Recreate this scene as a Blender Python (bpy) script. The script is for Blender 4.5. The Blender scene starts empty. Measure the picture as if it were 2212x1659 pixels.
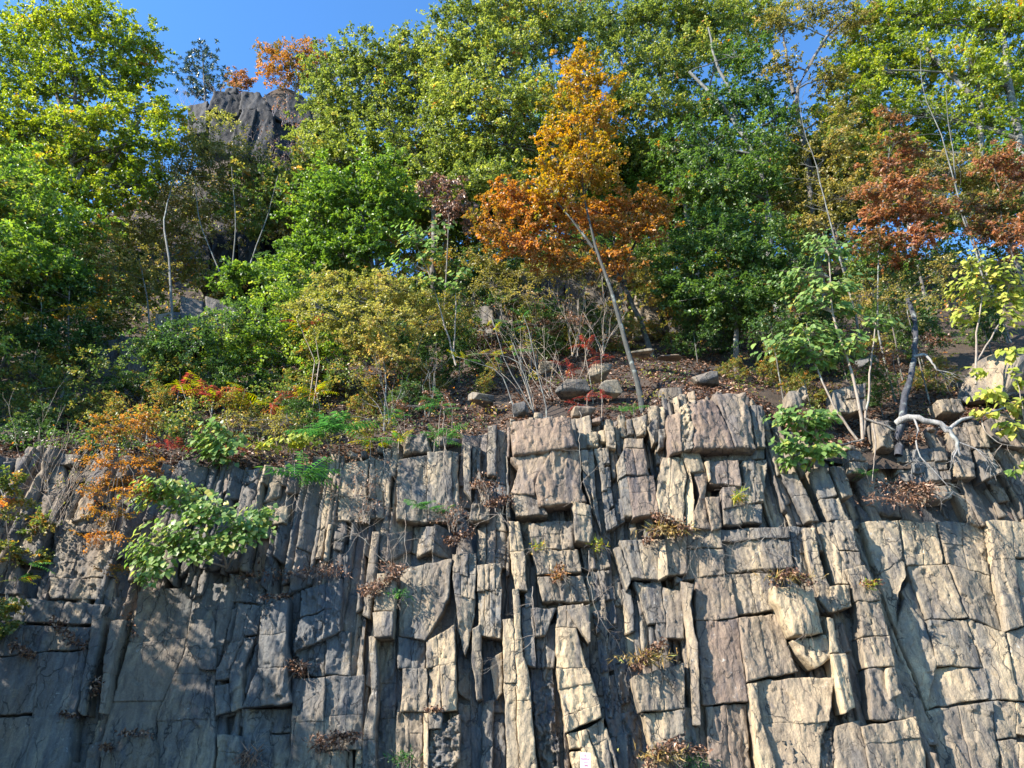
import bpy, bmesh, math, random
import numpy as np

# ------------------------------------------------------------------ scene, camera, sky, sun
scene = bpy.context.scene
C = bpy.context.collection
R = math.radians
PW, PH, FPX = 2212.0, 1659.0, 1642.0          # photo frame used for measuring, focal length in those pixels
PITCH = R(28.0)
CAMZ = 1.6
cam_data = bpy.data.cameras.new('camera')
cam = bpy.data.objects.new('camera', cam_data)
C.objects.link(cam)
cam.location = (0, 0, CAMZ)
cam.rotation_euler = (R(90) + PITCH, 0, 0)
cam_data.sensor_width = 36.0
cam_data.lens = 36.0 * FPX / PW
cam_data.clip_start = 0.1
cam_data.clip_end = 2000
scene.camera = cam

SUN = np.array([-0.75, -0.38, 0.55]); SUN = SUN / np.linalg.norm(SUN)
sun_el = math.asin(SUN[2]); sun_az = math.atan2(SUN[0], SUN[1])
world = bpy.data.worlds.new('World'); scene.world = world; world.use_nodes = True
nt = world.node_tree; nt.nodes.clear()
sky = nt.nodes.new('ShaderNodeTexSky'); sky.sky_type = 'NISHITA'; sky.sun_disc = False
sky.sun_elevation = sun_el; sky.sun_rotation = sun_az
sky.air_density = 1.0; sky.dust_density = 0.0; sky.ozone_density = 3.0; sky.altitude = 200
bg = nt.nodes.new('ShaderNodeBackground'); bg.inputs['Strength'].default_value = 0.115
wo = nt.nodes.new('ShaderNodeOutputWorld')
tint = nt.nodes.new('ShaderNodeMix'); tint.data_type = 'RGBA'; tint.blend_type = 'MULTIPLY'; tint.inputs[0].default_value = 1.0
tint.inputs[7].default_value = (0.62, 1.0, 1.27, 1.0)      # camera white balance of the clear sky
nt.links.new(sky.outputs[0], tint.inputs[6]); nt.links.new(tint.outputs[2], bg.inputs[0]); nt.links.new(bg.outputs[0], wo.inputs[0])

sl = bpy.data.lights.new('sun', 'SUN'); sl.energy = 5.0; sl.angle = R(0.53); sl.color = (1.0, 0.93, 0.82)
so = bpy.data.objects.new('sun', sl); C.objects.link(so)
from mathutils import Vector
so.rotation_euler = Vector(SUN).to_track_quat('Z', 'Y').to_euler()
so.location = (-40, -30, 60)
vs = scene.view_settings
vs.view_transform = 'Standard'; vs.look = 'None'; vs.gamma = 1.0; vs.use_curve_mapping = False
vs.exposure = 1.55
scene.cycles.max_bounces = 6; scene.cycles.diffuse_bounces = 3; scene.cycles.transmission_bounces = 4
scene.cycles.transparent_max_bounces = 4; scene.cycles.sample_clamp_indirect = 6
try:
    scene.cycles.use_denoising = True
    scene.cycles.denoising_prefilter = 'ACCURATE'
except Exception:
    pass

# ------------------------------------------------------------------ helpers: rays, noise
rng = np.random.default_rng(7)
random.seed(7)
cP, sP = math.cos(PITCH), math.sin(PITCH)
def ray(px, py):
    x = (np.asarray(px, float) - PW / 2) / FPX; y = (PH / 2 - np.asarray(py, float)) / FPX
    return x, cP - y * sP, sP + y * cP
def at(px, py, Y):
    dx, dy, dz = ray(px, py); t = Y / dy
    return np.stack([dx * t, np.broadcast_to(Y, np.shape(t)) + 0 * t, CAMZ + dz * t], -1)
def mpp(px, py, Y):                       # metres per photo pixel at that depth
    dx, dy, dz = ray(px, py); return float(Y / dy) / FPX
Y0, KB = 24.0, 0.176                      # foot of the cliff and its backward lean
def cliff_uv(px, py, w=0.0, y0=Y0, k=KB):
    dx, dy, dz = ray(px, py); t = (y0 + k * CAMZ - w) / (dy - k * dz)
    return np.stack([dx * t, CAMZ + dz * t], -1)
# close-up crops of the photo that the shapes were measured in
def B1(x, y): return (x * .336, 1106 + y * .336)
def B2(x, y): return (734 + x * .336, 1106 + y * .336)
def B3(x, y): return (1469 + x * .336, 1106 + y * .336)
def M5(x, y): return (734 + x * .336, 553 + y * .336)
def M6(x, y): return (1469 + x * .336, 553 + y * .336)
def CC(x, y): return (1080 + x * .2539, 812.2 + y * .2539)
def PX(x, y): return (x, y)

_perm = np.random.default_rng(3).random((64, 64, 64)).astype(np.float32)
def vnoise(x, y, z=0.0, o=0, lin=False):
    x = np.asarray(x, float) + 17.3 * o + 1000; y = np.asarray(y, float) + 9.1 * o + 1000
    z = np.asarray(z, float) + 5.7 * o + 1000
    x, y, z = np.broadcast_arrays(x, y, z)
    xi = np.floor(x).astype(int); yi = np.floor(y).astype(int); zi = np.floor(z).astype(int)
    fx, fy, fz = x - xi, y - yi, z - zi
    if not lin: fx = fx * fx * (3 - 2 * fx); fy = fy * fy * (3 - 2 * fy); fz = fz * fz * (3 - 2 * fz)
    def g(a, b, c): return _perm[(xi + a) & 63, (yi + b) & 63, (zi + c) & 63]
    r = 0
    for a in (0, 1):
        for b in (0, 1):
            for c in (0, 1):
                r = r + g(a, b, c) * (fx if a else 1 - fx) * (fy if b else 1 - fy) * (fz if c else 1 - fz)
    return r * 2 - 1
def lnoise(x, y, z=0.0, o=0): return vnoise(x, y, z, o, True)
def fbm(x, y, z=0.0, o=0, n=4):
    r = 0; a = 1.0; f = 1.0
    for i in range(n):
        r = r + a * vnoise(x * f, y * f, z * f, o + 3 * i); a *= .5; f *= 2.03
    return r
def facets(u, v, su, sv, seed, slope=0.3):
    """broken-rock relief: every point takes the tilt and step of its nearest scar centre"""
    a = u / su; b = v / sv
    ia = np.floor(a).astype(int); ib = np.floor(b).astype(int)
    best = np.full(u.shape, 1e9); h = np.zeros(u.shape)
    for da in (-1, 0, 1):
        for db in (-1, 0, 1):
            ca, cb = ia + da, ib + db
            r1 = _perm[ca & 63, cb & 63, seed & 63]; r2 = _perm[ca & 63, cb & 63, (seed + 7) & 63]
            r3 = _perm[ca & 63, cb & 63, (seed + 13) & 63]; r4 = _perm[ca & 63, cb & 63, (seed + 19) & 63]
            r5 = _perm[ca & 63, cb & 63, (seed + 29) & 63]
            dx = a - (ca + r1); dy = b - (cb + r2)
            d = dx * dx + dy * dy
            hh = (r3 - .5) + slope * 2 * ((r4 - .5) * dx + (r5 - .5) * dy)
            m = d < best
            best = np.where(m, d, best); h = np.where(m, hh, h)
    return h

# ------------------------------------------------------------------ helpers: objects
def link(o, parent=None):
    C.objects.link(o)
    if parent is not None: o.parent = parent
    return o
def tag(o, label=None, cat=None, group=None, kind=None):
    if label: o['label'] = label
    if cat: o['category'] = cat
    if group: o['group'] = group
    if kind: o['kind'] = kind
    return o
def empty(name, loc, label=None, cat=None, group=None):
    o = bpy.data.objects.new(name, None); o.empty_display_size = .3
    o.location = tuple(float(c) for c in loc)
    return tag(link(o), label, cat, group)
def mesh_np(name, V, quads=None, tris=None, attrs=None, fattrs=None, mats=None, smooth=False):
    me = bpy.data.meshes.new(name)
    V = np.asarray(V, np.float32)
    loops = []; starts = []; tot = []; n = 0
    for arr, k in ((tris, 3), (quads, 4)):
        if arr is None or len(arr) == 0: continue
        arr = np.asarray(arr, np.int32)
        loops.append(arr.ravel()); starts.append(n + np.arange(len(arr)) * k); tot.append(np.full(len(arr), k)); n += arr.size
    loops = np.concatenate(loops); starts = np.concatenate(starts); tot = np.concatenate(tot)
    me.vertices.add(len(V)); me.vertices.foreach_set('co', V.ravel())
    me.loops.add(len(loops)); me.loops.foreach_set('vertex_index', loops.astype(np.int32))
    me.polygons.add(len(starts)); me.polygons.foreach_set('loop_start', starts.astype(np.int32))
    me.polygons.foreach_set('loop_total', tot.astype(np.int32))
    if smooth: me.polygons.foreach_set('use_smooth', np.ones(len(starts), bool))
    for k, a in (attrs or {}).items():
        at_ = me.attributes.new(k, 'FLOAT', 'POINT'); at_.data.foreach_set('value', np.asarray(a, np.float32))
    for k, a in (fattrs or {}).items():
        at_ = me.attributes.new(k, 'FLOAT', 'FACE'); at_.data.foreach_set('value', np.asarray(a, np.float32))
    me.update(calc_edges=True)
    for m in (mats or []): me.materials.append(m)
    return me
def obj(name, me, parent=None, origin=None):
    o = bpy.data.objects.new(name, me)
    link(o)
    if parent is not None:
        o.parent = parent
        p = parent.location
        if parent.type == 'EMPTY':
            me.transform(__import__('mathutils').Matrix.Translation(-p))
    return o

# ------------------------------------------------------------------ materials
def new_mat(name):
    m = bpy.data.materials.new(name); m.use_nodes = True
    n = m.node_tree; n.nodes.clear()
    out = n.nodes.new('ShaderNodeOutputMaterial'); b = n.nodes.new('ShaderNodeBsdfPrincipled')
    n.links.new(b.outputs[0], out.inputs[0])
    return m, n, b, out
class G:
    """small node-graph shorthand"""
    def __init__(s, n): s.n = n
    def node(s, t, **k):
        x = s.n.nodes.new(t)
        for a, v in k.items(): setattr(x, a, v)
        return x
    def put(s, sock, v):
        if hasattr(v, 'links') or isinstance(v, bpy.types.NodeSocket): s.n.links.new(v, sock)
        else: sock.default_value = v
    def pos(s, sx=1, sy=1, sz=1):
        g = s.node('ShaderNodeNewGeometry'); v = s.node('ShaderNodeVectorMath', operation='MULTIPLY')
        s.n.links.new(g.outputs['Position'], v.inputs[0]); v.inputs[1].default_value = (sx, sy, sz)
        return v.outputs[0]
    def noise(s, vec, scale, detail=4, rough=.55, dist=0):
        x = s.node('ShaderNodeTexNoise'); x.inputs['Scale'].default_value = scale
        x.inputs['Detail'].default_value = detail; x.inputs['Roughness'].default_value = rough
        x.inputs['Distortion'].default_value = dist
        s.n.links.new(vec, x.inputs['Vector']); return x.outputs['Fac']
    def rng(s, v, a, b, c=0.0, d=1.0):
        x = s.node('ShaderNodeMapRange'); s.put(x.inputs[0], v)
        for i, q in enumerate((a, b, c, d)): s.put(x.inputs[i + 1], q)
        return x.outputs[0]
    def math(s, op, a, b=0.0):
        x = s.node('ShaderNodeMath', operation=op); s.put(x.inputs[0], a); s.put(x.inputs[1], b); return x.outputs[0]
    def mix(s, f, a, b, mode='MIX'):
        x = s.node('ShaderNodeMix', data_type='RGBA', blend_type=mode)
        s.put(x.inputs[0], f); s.put(x.inputs[6], a); s.put(x.inputs[7], b); return x.outputs[2]
    def attr(s, name):
        x = s.node('ShaderNodeAttribute'); x.attribute_name = name; return x.outputs['Fac']
def c3(r, g, b): return (r, g, b, 1.0)

def rock_material(name, grey, tan, brown, crack=1.0, scale=1.0, warmth=.4, pale=c3(.36, .365, .335)):
    m, n, b, out = new_mat(name); g = G(n)
    p = g.pos(scale, scale, scale); pv = g.pos(scale, scale, scale * .28)
    tanv = g.attr('tan'); dark = g.attr('dark'); red = g.attr('red')
    patch = g.noise(pv, .9, 6, .62, .6)
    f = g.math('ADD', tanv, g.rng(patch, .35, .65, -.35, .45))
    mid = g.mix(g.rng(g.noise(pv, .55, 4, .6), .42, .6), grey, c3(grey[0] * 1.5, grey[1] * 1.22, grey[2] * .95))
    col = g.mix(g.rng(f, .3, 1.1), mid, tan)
    col = g.mix(g.math('MULTIPLY', red, g.rng(g.noise(pv, 1.7, 5, .6), .3, .62, .6, 1)), col, brown)
    warm = g.noise(p, 2.3, 5, .65, .4)
    col = g.mix(g.rng(warm, .58, .74, 0, warmth), col, c3(.33, .235, .125), 'MIX')
    streak = g.noise(g.pos(4 * scale, 4 * scale, .9 * scale), 1.0, 6, .66, .8)
    col = g.mix(1.0, col, g.mix(g.rng(streak, .3, .72), c3(.55, .55, .58), c3(1.25, 1.22, 1.17)), 'MULTIPLY')
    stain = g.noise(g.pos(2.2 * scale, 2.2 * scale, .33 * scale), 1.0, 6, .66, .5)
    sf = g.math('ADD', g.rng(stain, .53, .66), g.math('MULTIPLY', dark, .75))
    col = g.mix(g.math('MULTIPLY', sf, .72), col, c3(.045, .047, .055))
    lich = g.noise(p, 5.5, 7, .7, .3)
    lz = g.noise(p, .42, 3, .5)
    col = g.mix(g.math('MULTIPLY', g.rng(lich, .6, .68), g.rng(lz, .5, .62, 0, .6)), col, pale)
    grain = g.noise(p, 22, 4, .7)
    col = g.mix(1.0, col, g.mix(g.rng(grain, .25, .75), c3(.74, .74, .75), c3(1.22, 1.21, 1.2)), 'MULTIPLY')
    # hairline fractures
    wv = g.node('ShaderNodeVectorMath', operation='ADD')
    nz = g.node('ShaderNodeTexNoise'); nz.inputs['Scale'].default_value = 1.7; nz.inputs['Detail'].default_value = 4
    n.links.new(p, nz.inputs['Vector'])
    n.links.new(g.pos(1.9 * scale, 1.0 * scale, .5 * scale), wv.inputs[0]); n.links.new(nz.outputs['Color'], wv.inputs[1])
    vo = g.node('ShaderNodeTexVoronoi', feature='DISTANCE_TO_EDGE'); vo.inputs['Scale'].default_value = .95
    n.links.new(wv.outputs[0], vo.inputs['Vector'])
    keep = g.rng(g.noise(p, .9, 2, .5), .44, .52)
    cr = g.math('MULTIPLY', g.rng(vo.outputs['Distance'], .008, .022, 1, 0), keep)
    vo2 = g.node('ShaderNodeTexVoronoi', feature='DISTANCE_TO_EDGE'); vo2.inputs['Scale'].default_value = 3.6
    n.links.new(wv.outputs[0], vo2.inputs['Vector'])
    keep2 = g.rng(g.noise(p, 1.6, 2, .5), .55, .64)
    cr2 = g.math('MULTIPLY', g.rng(vo2.outputs['Distance'], .006, .03, 1, 0), keep2)
    cr = g.math('MAXIMUM', cr, g.math('MULTIPLY', cr2, .8))
    col = g.mix(g.math('MULTIPLY', cr, .8 * crack), col, c3(.03, .028, .026))
    n.links.new(col, b.inputs['Base Color'])
    b.inputs['Roughness'].default_value = .78; b.inputs['Specular IOR Level'].default_value = .35
    # relief: scars, striations, grit, fractures
    wav = g.node('ShaderNodeTexNoise'); wav.inputs['Scale'].default_value = 1; wav.inputs['Detail'].default_value = 6; wav.inputs['Distortion'].default_value = 1.2
    n.links.new(g.pos(7 * scale, 7 * scale, 4.2 * scale), wav.inputs['Vector'])
    h = g.math('ADD', g.math('MULTIPLY', wav.outputs['Fac'], .04), g.math('MULTIPLY', g.noise(p, 14, 6, .65, .4), .022))
    vf = g.node('ShaderNodeTexVoronoi', feature='F1'); vf.inputs['Scale'].default_value = 4.2
    n.links.new(wv.outputs[0], vf.inputs['Vector'])
    sep = g.node('ShaderNodeSeparateColor'); n.links.new(vf.outputs['Color'], sep.inputs[0])
    h = g.math('ADD', h, g.math('MULTIPLY', sep.outputs[0], .03))
    h = g.math('SUBTRACT', h, g.math('MULTIPLY', cr, .03))
    bp = g.node('ShaderNodeBump'); bp.inputs['Strength'].default_value = .85; bp.inputs['Distance'].default_value = 1.0
    n.links.new(h, bp.inputs['Height']); n.links.new(bp.outputs[0], b.inputs['Normal'])
    return m
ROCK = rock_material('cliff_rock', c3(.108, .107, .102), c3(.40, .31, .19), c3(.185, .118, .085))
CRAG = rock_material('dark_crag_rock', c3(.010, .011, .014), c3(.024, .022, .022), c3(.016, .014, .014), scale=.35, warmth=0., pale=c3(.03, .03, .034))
OUTCROP = rock_material('outcrop_rock', c3(.085, .083, .08), c3(.30, .24, .165), c3(.16, .12, .09), scale=.8)

def leaf_material(name, stops, trans=.46, gloss=.55, attr='tone', obj_random=False):
    m, n, b, out = new_mat(name); g = G(n)
    if obj_random:
        oi = g.node('ShaderNodeObjectInfo'); t = oi.outputs['Random']
    else:
        t = g.attr(attr)
    cr = g.node('ShaderNodeValToRGB')
    e = cr.color_ramp.elements
    while len(e) < len(stops): e.new(.5)
    for i, (p, c) in enumerate(stops): e[i].position = p; e[i].color = c3(*c)
    n.links.new(t, cr.inputs[0])
    col = cr.outputs[0]
    n.links.new(col, b.inputs['Base Color'])
    b.inputs['Roughness'].default_value = .42; b.inputs['Specular IOR Level'].default_value = gloss
    tr = g.node('ShaderNodeBsdfTranslucent')
    hs = g.node('ShaderNodeHueSaturation'); hs.inputs['Saturation'].default_value = 1.15; hs.inputs['Value'].default_value = 1.5
    n.links.new(col, hs.inputs['Color']); n.links.new(hs.outputs[0], tr.inputs[0])
    mx = g.node('ShaderNodeMixShader'); mx.inputs[0].default_value = trans
    n.links.new(b.outputs[0], mx.inputs[1]); n.links.new(tr.outputs[0], mx.inputs[2]); n.links.new(mx.outputs[0], out.inputs[0])
    return m
LM = {}
LSTOPS = {}
def LMk(k, *a, **kw): LSTOPS[k] = a[0]; LM[k] = leaf_material(k + '_leaves', *a, **kw)
LMk('maple', [(0, (0.075, 0.112, 0.019)), (.35, (0.179, 0.237, 0.036)), (.7, (0.345, 0.386, 0.061)), (.93, (0.497, 0.450, 0.086)), (1, (0.500, 0.237, 0.070))])
LMk('bright_oak', [(0, (0.062, 0.112, 0.025)), (.4, (0.138, 0.224, 0.042)), (.75, (0.261, 0.349, 0.062)), (1, (0.413, 0.423, 0.092))])
LMk('pale_oak', [(0, (0.083, 0.112, 0.031)), (.4, (0.192, 0.237, 0.054)), (.75, (0.345, 0.361, 0.082)), (.93, (0.497, 0.436, 0.122)), (1, (0.497, 0.211, 0.068))])
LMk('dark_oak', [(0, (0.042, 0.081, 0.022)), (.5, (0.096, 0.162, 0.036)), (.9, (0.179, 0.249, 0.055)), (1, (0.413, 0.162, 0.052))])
LMk('gold', [(0, (.10, .13, .025)), (.25, (.24, .20, .04)), (.55, (.44, .27, .055)), (1, (.52, .27, .08))])
LMk('orange', [(0, (.10, .11, .025)), (.25, (.26, .16, .045)), (.55, (.44, .20, .06)), (.9, (.52, .28, .11)), (1, (.40, .14, .06))])
LMk('rust', [(0, (.08, .10, .025)), (.22, (.20, .12, .05)), (.55, (.38, .17, .085)), (.9, (.46, .27, .16)), (1, (.30, .09, .06))])
LMk('olive', [(0, (0.095, 0.102, 0.029)), (.4, (0.201, 0.184, 0.045)), (.75, (0.350, 0.286, 0.087)), (1, (0.445, 0.286, 0.112))])
LMk('yellow', [(0, (.16, .18, .04)), (.4, (.30, .29, .07)), (.8, (.44, .38, .12)), (1, (.45, .27, .11))])
LMk('brown', [(0, (.12, .06, .035)), (.5, (.25, .13, .075)), (1, (.40, .25, .16))], trans=.2)
LMk('pine', [(0, (.035, .07, .04)), (.6, (.08, .125, .07)), (1, (.15, .19, .11))], trans=.15)
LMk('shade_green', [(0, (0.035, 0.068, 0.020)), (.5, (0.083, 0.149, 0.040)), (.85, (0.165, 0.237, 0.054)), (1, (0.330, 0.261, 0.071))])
LMk('mixed', [(0, (0.062, 0.106, 0.029)), (.35, (0.138, 0.187, 0.046)), (.6, (0.290, 0.249, 0.062)), (.8, (0.468, 0.287, 0.086)), (1, (0.500, 0.187, 0.083))])
LMk('big_lime', [(0, (0.095, 0.173, 0.045)), (.45, (0.180, 0.286, 0.068)), (.85, (0.286, 0.367, 0.103)), (1, (0.445, 0.388, 0.091))], obj_random=True, gloss=.12)
LMk('big_green', [(0, (.085, .16, .045)), (.5, (.17, .27, .07)), (.88, (.27, .36, .10)), (1, (.42, .40, .09))], obj_random=True, gloss=.12)
LMk('big_yellow', [(0, (0.201, 0.255, 0.048)), (.45, (0.329, 0.367, 0.065)), (.85, (0.424, 0.418, 0.092)), (1, (0.509, 0.408, 0.092))], obj_random=True, gloss=.12)
LMk('frond_green', [(0, (0.034, 0.112, 0.034)), (.5, (0.067, 0.179, 0.050)), (1, (0.134, 0.246, 0.056))])
LMk('frond_red', [(0, (.15, .03, .033)), (.5, (.28, .06, .06)), (.85, (.36, .12, .08)), (1, (.30, .22, .05))])
LMk('frond_lime', [(0, (0.179, 0.246, 0.034)), (.5, (0.314, 0.347, 0.045)), (.8, (0.426, 0.381, 0.056)), (1, (0.470, 0.112, 0.045))])
LMk('grass', [(0, (.16, .12, .04)), (.5, (.34, .24, .09)), (.8, (.42, .26, .08)), (1, (.20, .24, .05))], trans=.25)
LMk('litter', [(0, (.045, .024, .016)), (.45, (.12, .06, .036)), (.8, (.26, .14, .08)), (1, (.42, .26, .16))], trans=.1, gloss=.3)

def bark_material(name, a, bcol, scale=1.0):
    m, n, b, out = new_mat(name); g = G(n)
    s = g.noise(g.pos(14 * scale, 14 * scale, 2.5 * scale), 1, 5, .65, .5)
    l = g.noise(g.pos(2.5, 2.5, 2.5), 1, 4, .6)
    col = g.mix(g.rng(s, .3, .7), a, bcol)
    col = g.mix(g.rng(l, .55, .68, 0, .55), col, c3(.33, .36, .31))
    n.links.new(col, b.inputs['Base Color']); b.inputs['Roughness'].default_value = .9
    bp = g.node('ShaderNodeBump'); bp.inputs['Strength'].default_value = .7; bp.inputs['Distance'].default_value = .04
    n.links.new(s, bp.inputs['Height']); n.links.new(bp.outputs[0], b.inputs['Normal'])
    return m
BARK = bark_material('dark_bark', c3(.05, .042, .035), c3(.14, .12, .10))
PALEBARK = bark_material('pale_grey_bark', c3(.06, .058, .052), c3(.17, .165, .148))
GREYBARK = bark_material('grey_green_bark', c3(.02, .02, .017), c3(.07, .07, .06))
TWIG = bark_material('twig_bark', c3(.16, .12, .09), c3(.34, .28, .22))
DEADWOOD = bark_material('bleached_dead_wood', c3(.11, .10, .09), c3(.33, .31, .285))
CHARWOOD = bark_material('dark_rotten_wood', c3(.014, .014, .017), c3(.06, .06, .07))
PURPLETWIG = bark_material('purple_grey_twigs', c3(.16, .12, .125), c3(.33, .26, .26))

def ground_material(name, cols):
    m, n, b, out = new_mat(name); g = G(n)
    p = g.pos()
    a = g.noise(p, 3.5, 6, .7); l = g.noise(p, 16, 4, .7)
    col = g.mix(g.rng(a, .35, .65), cols[0], cols[1]); col = g.mix(g.rng(l, .5, .7, 0, .6), col, cols[2])
    n.links.new(col, b.inputs['Base Color']); b.inputs['Roughness'].default_value = .95
    bp = g.node('ShaderNodeBump'); bp.inputs['Strength'].default_value = .8; bp.inputs['Distance'].default_value = .06
    n.links.new(l, bp.inputs['Height']); n.links.new(bp.outputs[0], b.inputs['Normal'])
    return m
SOIL = ground_material('hillside_soil', (c3(.03, .021, .015), c3(.06, .04, .027), c3(.11, .07, .045)))
ROADM = ground_material('roadside_gravel', (c3(.11, .105, .10), c3(.17, .16, .145), c3(.22, .20, .18)))
# ------------------------------------------------------------------ the cliff
def resample(P, n):
    P = np.asarray(P, float)
    if len(P) == 1: return np.repeat(P, n, 0)
    d = np.r_[0, np.cumsum(np.linalg.norm(np.diff(P, axis=0), axis=1))]
    t = np.linspace(0, d[-1], n)
    return np.stack([np.interp(t, d, P[:, 0]), np.interp(t, d, P[:, 1])], -1)
def plen(P):
    P = np.asarray(P, float); return float(np.linalg.norm(np.diff(P, axis=0), axis=1).sum())
def cell(L, Rr, w, res=.05, y0=Y0, k=KB, tu=0., tv=0., fac=.085, fsu=.26, fsv=.8, seed=1, tan=.4, dark=0., red=0.,
         back=.8, warp=1., bulge=0., cham=.02, sc=1.0, tbc=1.0):
    """one block of rock: a broken front face between a left and a right edge, worn rims, and four sides going back into the cliff"""
    L = np.asarray(L, float); Rr = np.asarray(Rr, float)
    vl = .5 * (plen(L) + plen(Rr)); nv = max(2, int(math.ceil(vl / res)) + 1)
    Lr = resample(L, nv); Rs = resample(Rr, nv)
    wd = float(np.linalg.norm(Rs - Lr, axis=1).mean()); nu = max(2, int(math.ceil(wd / res)) + 1)
    s = np.linspace(0, 1, nu)[None, :]; t = np.linspace(0, 1, nv)[:, None]
    U = Lr[:, :1] * (1 - s) + Rs[:, :1] * s; V = Lr[:, 1:] * (1 - s) + Rs[:, 1:] * s
    a = warp * sc
    q = 1 / sc
    U2 = U + a * (.035 * lnoise(U * 1.1 * q, V * .9 * q, 0, 1) + .035 * lnoise(U * 3.1 * q, V * 2.3 * q, 0, 2) + .018 * lnoise(U * 8 * q, V * 7 * q, 0, 3))
    V2 = V + a * (.05 * lnoise(U * 1.4 * q, V * 1.1 * q, 3, 4) + .045 * lnoise(U * 3.3 * q, V * 3.3 * q, 3, 5) + .018 * lnoise(U * 8 * q, V * 8 * q, 0, 6))
    wl = np.linalg.norm(Rs - Lr, axis=1)[:, None]
    e = np.minimum(np.minimum(s * wl, (1 - s) * wl), np.minimum(t * vl, (1 - t) * vl) + 0 * U) * q
    e2 = (np.minimum(t * vl, (1 - t) * vl) + 0 * U) * q
    Wf = w + tu * (s - .5) * wd + tv * (t - .5) * vl
    Wf = Wf + sc * (fac * facets(U2 * q + seed * 1.7, V2 * q, fsu, fsv, seed, .5) + .6 * fac * facets(U2 * q, V2 * q + seed, fsu * .4, fsv * .35, seed + 3, .5))
    Wf = Wf + sc * (.016 * fbm(U2 * .9 * q, V2 * .6 * q, seed, 7, 3) + .012 * fbm(U2 * 5 * q, V2 * 2.5 * q, seed, 8, 3))
    nzc = vnoise(U2 * 2.1 * q, V2 * 1.7 * q, seed, 9)
    Wf = Wf - sc * cham * (.55 + .6 * np.clip(nzc, -.6, 1)) * np.exp(-e / .022) * np.where(e2 <= e + 1e-6, tbc, 1.0)
    bite = np.clip((vnoise(U2 * 2.6 * q, V2 * 2.2 * q, seed, 12) - .35) * 4, 0, 1)
    Wf = Wf - sc * 1.6 * cham * bite * np.exp(-(e / .16) ** 2) * np.where(e2 <= e + 1e-6, tbc, 1.0)
    if bulge: Wf = Wf + bulge * (1 - (2 * s - 1) ** 2) * (1 - (2 * t - 1) ** 2)
    X, Z = U2, V2; Yy = y0 + k * Z - Wf
    front = np.stack([X, Yy, Z], -1).reshape(-1, 3)
    idx = np.arange(nu * nv).reshape(nv, nu)
    quads = np.stack([idx[:-1, :-1], idx[1:, :-1], idx[1:, 1:], idx[:-1, 1:]], -1).reshape(-1, 4)
    ring = np.concatenate([idx[0, :], idx[1:, -1], idx[-1, -2::-1], idx[-2:0:-1, 0]])
    rb = front[ring].copy()
    j = .03 * sc * (vnoise(rb[:, 0] * 3 * q, rb[:, 2] * 3 * q, seed, 10))
    mid = rb.copy(); mid[:, 1] += back * .35; mid[:, 0] += j; mid[:, 2] += j
    bk = rb.copy(); bk[:, 1] += back
    n0 = len(front); m = len(ring)
    def band(a, b):
        return np.stack([a, np.roll(a, -1), np.roll(b, -1), b], -1)
    i1 = n0 + np.arange(m); i2 = i1 + m
    quads = np.concatenate([quads, band(ring, i1), band(i1, i2)])
    Vv = np.concatenate([front, mid, bk])
    o = np.ones(len(Vv))
    return Vv, quads, dict(tan=o * tan, dark=o * dark, red=o * red)

# photo-measured blocks: (crop, left edge, right edge, how proud, look, rows, columns)
BL = []
def blk(cf, L, Rr, w, tan=.4, rows=(), cols=(), jit=.012, **kw):
    BL.append((cf, L, Rr, w, tan, rows, cols, jit, kw))
# --- left wall (shaded, blue grey)
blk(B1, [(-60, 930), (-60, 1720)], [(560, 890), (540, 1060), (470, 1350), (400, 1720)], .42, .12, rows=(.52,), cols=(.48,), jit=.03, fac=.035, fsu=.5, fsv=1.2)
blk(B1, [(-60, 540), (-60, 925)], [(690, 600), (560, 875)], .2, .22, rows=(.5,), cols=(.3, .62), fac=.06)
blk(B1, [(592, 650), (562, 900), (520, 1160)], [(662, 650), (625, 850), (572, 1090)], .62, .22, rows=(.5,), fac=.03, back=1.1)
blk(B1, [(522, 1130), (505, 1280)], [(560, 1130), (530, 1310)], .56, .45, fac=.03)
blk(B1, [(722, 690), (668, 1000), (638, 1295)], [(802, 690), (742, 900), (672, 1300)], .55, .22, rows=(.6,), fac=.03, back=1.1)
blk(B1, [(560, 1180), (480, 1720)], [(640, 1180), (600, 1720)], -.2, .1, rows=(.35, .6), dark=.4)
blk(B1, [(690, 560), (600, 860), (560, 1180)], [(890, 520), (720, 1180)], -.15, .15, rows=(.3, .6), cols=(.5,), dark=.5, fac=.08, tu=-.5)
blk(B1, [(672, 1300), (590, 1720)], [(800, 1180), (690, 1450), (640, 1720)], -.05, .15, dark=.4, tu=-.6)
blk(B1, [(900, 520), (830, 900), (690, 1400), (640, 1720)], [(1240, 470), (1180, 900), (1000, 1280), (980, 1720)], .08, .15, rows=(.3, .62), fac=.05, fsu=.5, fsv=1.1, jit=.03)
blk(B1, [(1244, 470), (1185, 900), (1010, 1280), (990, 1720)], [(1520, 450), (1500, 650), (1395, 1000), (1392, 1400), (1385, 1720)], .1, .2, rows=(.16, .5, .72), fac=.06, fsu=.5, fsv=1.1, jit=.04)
blk(B1, [(1228, 700), (1190, 870), (1278, 948)], [(1372, 680), (1380, 860), (1300, 950)], .24, .2, fac=.03)
blk(B1, [(1215, 880), (1275, 1012)], [(1392, 880), (1392, 1012)], .28, .25, fac=.02, back=.4)
blk(B1, [(1530, 600), (1500, 800), (1400, 1010), (1390, 1300)], [(1690, 590), (1650, 800), (1560, 1000), (1562, 1255)], .34, .3, rows=(.35, .7), cols=(.5,), jit=.06)
blk(B1, [(1690, 592), (1665, 800), (1655, 1000)], [(1850, 560), (1845, 800), (1842, 1000)], .62, .2, rows=(.5,), jit=.03, fac=.05, bulge=.06)
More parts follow.
